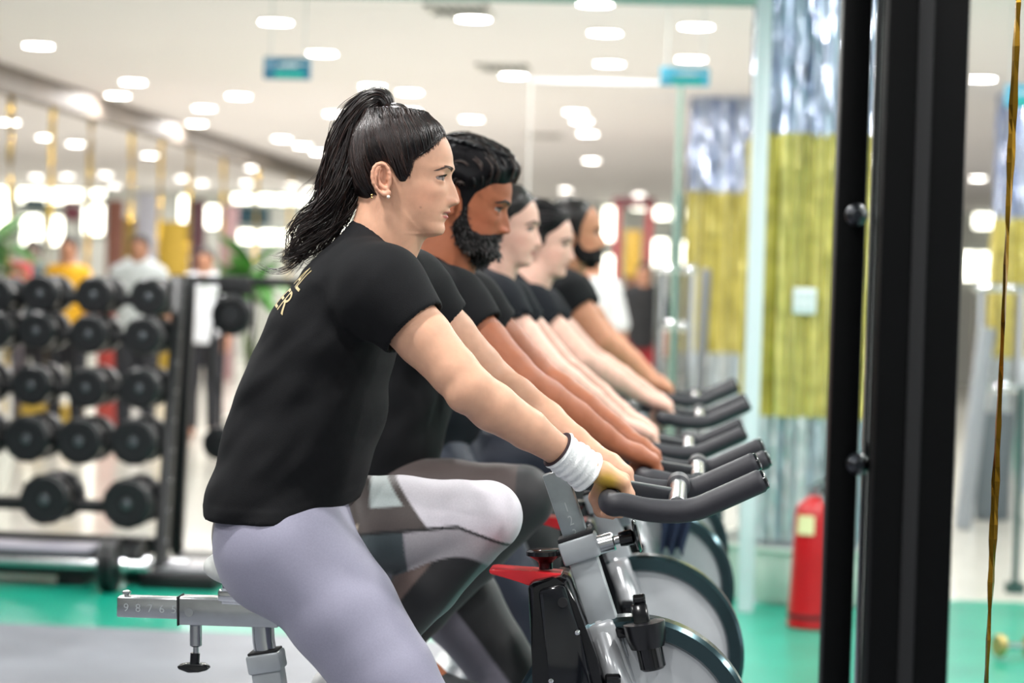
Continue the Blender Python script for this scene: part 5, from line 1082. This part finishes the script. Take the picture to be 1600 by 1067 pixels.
# barbells and long box on the floor before the rack
def barbell(label, c0, rlist, x1, rr):
    t = thing('barbell', label, 'barbell', (c0[0], c0[1], 0), 'barbells on the floor'); ro3 = Vector(t.location)
    k = MB(); k.cyl(Vector((c0[0] - 1.1, c0[1], rr)) - ro3, Vector((x1, c0[1], rr)) - ro3, .022, 18, bev=.003); k.build('bar', M_STEEL, t)
    for i, (dx, r_, w_) in enumerate(rlist):
        k = MB(); x_ = c0[0] + dx; k.lathe(Vector((x_ - w_ / 2, c0[1], rr)) - ro3, Vector((x_ + w_ / 2, c0[1], rr)) - ro3, [(0, .024), (0, r_ * .5), (.12, r_ * .55), (.12, r_ * .78), (0, r_ * .82), (.08, r_ * .97), (.2, r_), (.8, r_), (.92, r_ * .97), (1, r_ * .82), (.88, r_ * .78), (.88, r_ * .55), (1, r_ * .5), (1, .024)], 40); k.build('plate', M_URE, t)
    k = MB(); k.cyl(Vector((c0[0] + rlist[-1][0] + .03, c0[1], rr)) - ro3, Vector((c0[0] + rlist[-1][0] + .055, c0[1], rr)) - ro3, .032, 18, bev=.003); k.build('collar', M_CHROME, t); return t
c = P(165, 884, 9.75); barbell('barbell with ribbed black plates, lying on the green floor nearer of the two', (c[0], 9.75), [(0, .12, .035), (.04, .12, .035)], P(232, 886, 9.75)[0], .122)
c = P(204, 876, 10.05); barbell('barbell with black plates lying half under the dumbbell rack', (c[0], 10.05), [(0, .105, .032), (.04, .105, .032)], P(330, 878, 10.05)[0] - .10, .107)
a = P(-120, 868, 9.95); b = P(150, 868, 9.95); k = MB(); k.box(((a[0] + b[0]) / 2, 10.0, .10), (b[0] - a[0], .26, .105), None, .012)
t = thing('step_platform', 'long black step platform with a grey top on the floor before the rack', 'step platform', ((a[0] + b[0]) / 2, 9.98, 0)); 
k.build('body', M_IRON, t, shift=t.location); k = MB(); k.box((0, 0.0, .165), (b[0] - a[0] - .02, .25, .028), None, .008); k.build('top_pad', mat('pad grey', '9a96a2', .5, var=.05, scale=6), t)
for x_ in (-.3, .3): k = MB(); k.box((x_, .02, .024), (.12, .24, .048), None, .006); k.build('foot', M_IRON, t)
# ------------------------------------------------------------------ black machine frame close by on the right
t = thing('cable_tower', 'tall black steel machine frame standing close by, with two uprights', 'gym machine', (P(1400, 533, 2.75)[0], 2.75, 0)); ro4 = Vector(t.location); M_TOW = mat('tower black', '030405', .5, 0., var=.2, scale=6, Specular_IOR_Level=.12)
def up2(px0, px1, Y, dep):
    a, b = P(px0, 533, Y), P(px1, 533, Y); w_ = b[0] - a[0]; k = MB(); k.box(Vector(((a[0] + b[0]) / 2, Y + dep / 2, 1.3)) - ro4, (w_, dep, 2.6), None, .004); return k.build('upright', M_TOW, t)
w0 = up2(1371, 1499, 2.75, .07); w1 = up2(1301, 1347, 2.85, .07)
a = P(1432, 533, 2.745); k = MB(); k.box(Vector((a[0], 2.748, 1.3)) - ro4, (.018, .006, 2.5), None, .001); k.build('groove', mat('groove dark', '05070a', .6), w0)
a = P(1362, 533, 2.95); k = MB(); k.cyl(Vector((a[0], 2.95, .02)) - ro4, Vector((a[0], 2.95, 2.58)) - ro4, .0085, 16); k.build('guide_rod', M_CHROME, t)
for px, py in ((1352, 722), (1350, 338)):
    c = P(px, py, 2.86); k = MB(); k.lathe(Vector((c[0] - .012, 2.83, c[2])) - ro4, Vector((c[0] - .012, 2.80, c[2])) - ro4, [(0, .014), (.5, .014), (.7, .010), (1, .006), (1, 0)], 14); k.build('bolt', mat('bolt dark steel', '2a2e34', .3, .8), w1)
k = MB(); k.box(Vector((a[0] + .02, 2.82, .03)) - ro4, (.36, .7, .06), None, .006); k.build('base', M_TOW, t)
k = MB(); k.box(Vector((a[0] + .02, 2.85, 2.60)) - ro4, (.36, .22, .06), None, .006); k.build('top_plate', M_TOW, t)
# gold strand hanging close by on the right
a, b = P(1591, 0, 4.0), P(1541, 1067, 4.0); V, Q = [], []; n = 90; r = np.random.default_rng(5)
top_, bot_ = a + (a - b) * .9, b; top_[2] = min(top_[2], HC_)
tw = np.cumsum(np.abs(r.normal(0, .16, n)))
k = MB(); rings = []
for i in range(n):
    t_ = i / (n - 1); c = top_ * (1 - t_) + bot_ * t_; c = c + (b - a) / np.linalg.norm(b - a) * 0; w_ = .0072 + .0010 * math.sin(i * 1.7); x_ = np.array((math.cos(tw[i]), math.sin(tw[i]), 0)) * w_; y_ = np.array((-math.sin(tw[i]), math.cos(tw[i]), 0)) * w_ * .55
    rings.append([k.bm.verts.new(c + x_), k.bm.verts.new(c + y_), k.bm.verts.new(c - x_), k.bm.verts.new(c - y_)])
for A, B in zip(rings, rings[1:]):
    for j in range(4): k.bm.faces.new((A[j], A[(j + 1) % 4], B[(j + 1) % 4], B[j]))
tag(k.build('gold_strand', mat('gold strand foil', '8f6c22', .22, 1., var=.3, scale=12), smooth=False), 'long twisted gold foil strand hanging close by at the picture edge', 'foil strand')
# things seen past the frame on the right
c = P(1592, 740, 11.); k = MB(); k.cyl((c[0], 11., 0), (c[0], 11., P(1590, 620, 11.)[2] + .05), .016, 14); k.cyl((c[0], 11., 0), (c[0], 11., .05), .05, 18); tag(k.build('green_pole', mat('pole green', '21433f', .4)), 'slim dark green pole standing beyond the gold strand', 'pole')
t = thing('hand_weight', 'small chrome hand weight with brass ends on the green floor at the right edge', 'dumbbell', (P(1585, 1010, 8.9)[0], 8.9, .004)); M_BR = mat('brass knurl', 'b8a468', .4, .7, var=.2, scale=60)
k = MB(); k.cyl((-.05, -.02, .055), (.06, .03, .048), .014, 14); k.build('handle', M_CHROME, t)
for p0, p1 in (((-.075, -.03, .057), (-.045, -.017, .055)), ((.05, .027, .048), (.085, .043, .047))): k = MB(); k.cyl(p0, p1, .045, 20, bev=.008); k.build('head', M_BR, t)
sx = P(1530, 500, 14.); k = MB(); k.beam((sx[0] - .06, 14., 0), (sx[0] + .05, 14., 1.25), .12, .10, .02); tag(k.build('padded_post', mat('pad grey blue', '8f959c', .5, var=.05, scale=3)), 'leaning grey padded post seen between the black frame and the gold strand', 'post')
t = thing('pulley_machine', 'chrome pulley machine seen beyond the gold strand at the right edge', 'gym machine', (P(1560, 500, 14.6)[0], 14.6, 0))
for s_ in (-1, 1): k = MB(); k.cyl((s_ * .13, 0, .02), (s_ * .13, 0, P(1560, 452, 14.6)[2]), .030, 16); k.build('guide_tube', M_CHROME, t)
k = MB(); k.box((0, 0, P(1560, 450, 14.6)[2]), (.34, .08, .05), None, .015); k.build('top_bracket', M_CHROME, t)
k = MB(); k.box((0, 0, P(1560, 605, 14.6)[2]), (.28, .10, .06), None, .015); k.build('carriage', M_CHROME, t)
k = MB(); k.box((0, .1, .35), (.22, .2, .7), None, .02); k.build('weight_stack', mat('stack blue grey', '5c666c', .5), t)
fx0, fx1 = P(1568, 430, 17.)[0], P(1660, 430, 17.)[0]
foil_column('gold and silver foil curtain at the right edge beyond the gold strand', fx0, fx1, 17., 17.5, (.25, P(1590, 560, 17.)[2], P(1590, 345, 17.)[2]), 31, 'trim_column')
# ------------------------------------------------------------------ people far behind
def passer(label, px, py_top, Y, top, face=-1, h=1.70, skin='a9785e', hairc='1a1412', legs='23252c', tw=1., arm=0.):
    c = P(px, py_top, Y); s_ = h / 1.70; r = thing('person', label, 'person', (c[0], Y, 0), 'people at the far end of the gym'); z = lambda v: v * s_
    def solid(nm, fn, m, st=.016):
        Fd = Field(axis([(-.36, .36, st)]), axis([(-.30, .30, st)]), axis([(-.02, 1.8 * s_, st)])); fn(Fd); V, Q = Fd.mesh(1); return link(nm, np_mesh(nm, V, Q), m, r)
    def body(Fd):
        Fd.ell((0, 0, z(1.60)), (.072, .092, .110), k=.02); Fd.ell((0, face * .085, z(1.585)), (.016, .018, .022), k=.02); Fd.chain([(0, 0, z(1.40)), (0, 0, z(1.52))], [.065, .055], k=.03); Fd.add(f_loft([(0, z(.95), 0, .10, .10), (0, z(1.15), 0, .11, .10), (0, z(1.38), 0, .14, .10)]), (-.3, -.25, .8), (.3, .25, 1.6), .03)
        for s in (-1, 1):
            Fd.chain([(s * .17 * tw, 0, z(1.40)), (s * (.22 * tw + .01), .02, z(1.12)), (s * (.23 * tw), face * (.10 + arm), z(.90 + arm))], [.055, .043, .032], k=.03); Fd.chain([(s * .23 * tw, face * (.10 + arm), z(.90 + arm)), (s * .225 * tw, face * (.14 + arm), z(.80 + arm))], [.036, .030], k=.02)
            Fd.chain([(s * .09, 0, z(.92)), (s * .10, .0, z(.50)), (s * .10, .02, z(.09))], [.085, .058, .042], k=.03); Fd.chain([(s * .10, .03, .045), (s * .11, face * .17, .035)], [.045, .035], k=.03)
    solid('body', body, mat('skin far ' + skin, skin, .5, var=.05, scale=20))
    def shirt(Fd):
        Fd.add(f_loft([(0, z(.90), 0, .165 * tw, .13), (0, z(1.15), 0, .16 * tw, .125), (0, z(1.36), 0, .175 * tw, .12), (0, z(1.44), 0, .10 * tw, .09)]), (-.35, -.3, .7), (.35, .3, 1.62), .02)
        for s in (-1, 1): Fd.chain([(s * .15 * tw, 0, z(1.40)), (s * (.215 * tw + .01), .012, z(1.17))], [.075, .066], k=.03)
        Fd.cut(lambda X, Y_, Z: np.maximum(Z - z(.86), 0) * 1. + 0 * X + 0 * Y_ + np.where(Z < z(.86), Z - z(.86), 0), (-.4, -.3, .6), (.4, .3, z(.9)), .004); Fd.carve((0, 0, z(1.50)), (.085, .085, .075))
    solid('shirt', shirt, mat('far shirt ' + top, top, .8, var=.06, scale=12))
    def trousers(Fd):
        Fd.ell((0, 0, z(.92)), (.165, .125, .11), k=.04)
        for s in (-1, 1): Fd.chain([(s * .09, 0, z(.88)), (s * .10, 0, z(.50)), (s * .10, .02, z(.12))], [.105, .075, .062], k=.03)
    solid('trousers', trousers, mat('far trousers ' + legs, legs, .8, var=.06, scale=12))
    def hair(Fd): Fd.ell((0, -face * .012, z(1.625)), (.084, .100, .108), k=.01); Fd.cut(lambda X, Y_, Z: np.maximum(z(1.60) - Z, -1) * -1. + .6 * np.maximum(0, -face * Y_ * -1 * -1) * 0 + 0 * X + .9 * face * -Y_ , (-.15, -.15, 1.4), (.15, .15, 1.8), .01)
    solid('hair', hair, mat('far hair ' + hairc, hairc, .6, var=.1, scale=30)); return r
passer('person in a mustard yellow shirt standing behind the dumbbell rack', 108, 345, 18.5, 'e0a91c', -1, 1.72, tw=.86)
passer('man in a pale grey shirt standing behind the dumbbell rack', 219, 345, 18.0, 'bfc6c8', -1, 1.74, tw=1.12)
passer('person in a white shirt near the potted plant', 322, 360, 19.5, 'dfe4ec', -1, 1.66)
passer('person in a dark grey shirt at the left edge beyond the rack', 52, 358, 20.0, '4c5a62', -1, 1.70, skin='7d6a62')
passer('man in a white shirt standing beyond the cropped bearded rider', 926, 360, 15.0, 'd5d8d9', -1, 1.72, tw=.9)
passer('person in black seen between the last rider and the chrome machine', 1008, 395, 22.0, '17181b', -1, 1.68, legs='8c1f26')
passer('person in a lilac top far behind the last rider', 988, 400, 24.5, 'b39fbb', -1, 1.62, legs='3d6ea0')
# red bag and plants
def plant(label, px, py, Y, h, n, seed, sp=.35):
    c = P(px, py, Y); r = random.Random(seed); t = thing('potted_plant', label, 'plant', (c[0], Y, 0), 'potted plants')
    k = MB(); k.lathe((0, 0, 0), (0, 0, .38), [(0, .13), (.9, .19), (1, .20), (1, .17), (.9, .16), (.9, 0)], 24); k.build('pot', mat('pot white', 'cfcfc8', .5, var=.05, scale=6), t)
    k = MB(); 
    for i in range(6): a = r.uniform(0, 6.28); k.tube(spline([(0, 0, .34), (.03 * math.cos(a), .03 * math.sin(a), h * .5), (.12 * math.cos(a), .12 * math.sin(a), h * .85)], 8), [.012] * 5 + [.008] * 3, 6)
    k.build('stem', mat('stem', '5a6b3a', .7), t)
    V, Q = [], []
    for i in range(n):
        a = r.uniform(0, 6.28); z0 = r.uniform(h * .80, h * .95); L = r.uniform(.18, .42) * sp / .35; w_ = L * .16; rise = r.uniform(-.2, .9); d = np.array((math.cos(a), math.sin(a), 0)); s_ = np.array((-math.sin(a), math.cos(a), 0)); b0 = len(V)
        for j in range(6): u = j / 5; p = d * (.03 + L * u) + np.array((0, 0, z0 + L * (rise * u - .35 * u * u))); ww = w_ * math.sin(PI * min(1, .12 + .9 * u)) ; V += [p - s_ * ww, p + s_ * ww]
        for j in range(5): Q.append((b0 + 2 * j, b0 + 2 * j + 1, b0 + 2 * j + 3, b0 + 2 * j + 2))
    link('foliage', np_mesh('foliage', np.array(V), Q), mat('leaf green', '4f8f3c', .45, var=.3, scale=8), t)
plant('leafy green potted plant beyond the black frame by the wavy ponytail', 396, 400, 16.5, 1.60, 46, 3, .40)
plant('bright green potted plant at the left edge behind the rack', -14, 400, 14.0, 1.72, 40, 4, .36)
c = P(30, 448, 19.); t = thing('gym_bench', 'red padded gym seat behind the dumbbell rack at the left edge', 'gym seat', (c[0], 19., 0))
k = MB(); k.box((0, 0, c[2] + .02), (.20, .16, .40), None, .05); k.build('backrest', mat('bench red', 'b83a3c', .5, var=.05, scale=8), t)
k = MB(); k.box((0, 0, c[2] / 2 - .05), (.07, .07, c[2] - .1), None, .01); k.box((0, 0, .03), (.4, .4, .06), None, .01); k.build('pedestal', mat('stack grey', '5b5660', .5), t)
c = P(178, 470, 19.5); k = MB(); k.box((c[0], 19.5, c[2] / 2 + .1), (.22, .3, c[2] + .2), None, .03); tag(k.build('gym_locker', mat('locker red', 'a8403c', .5, var=.06, scale=8)), 'dull red cabinet behind the dumbbell rack beside the grey-shirted man', 'cabinet')
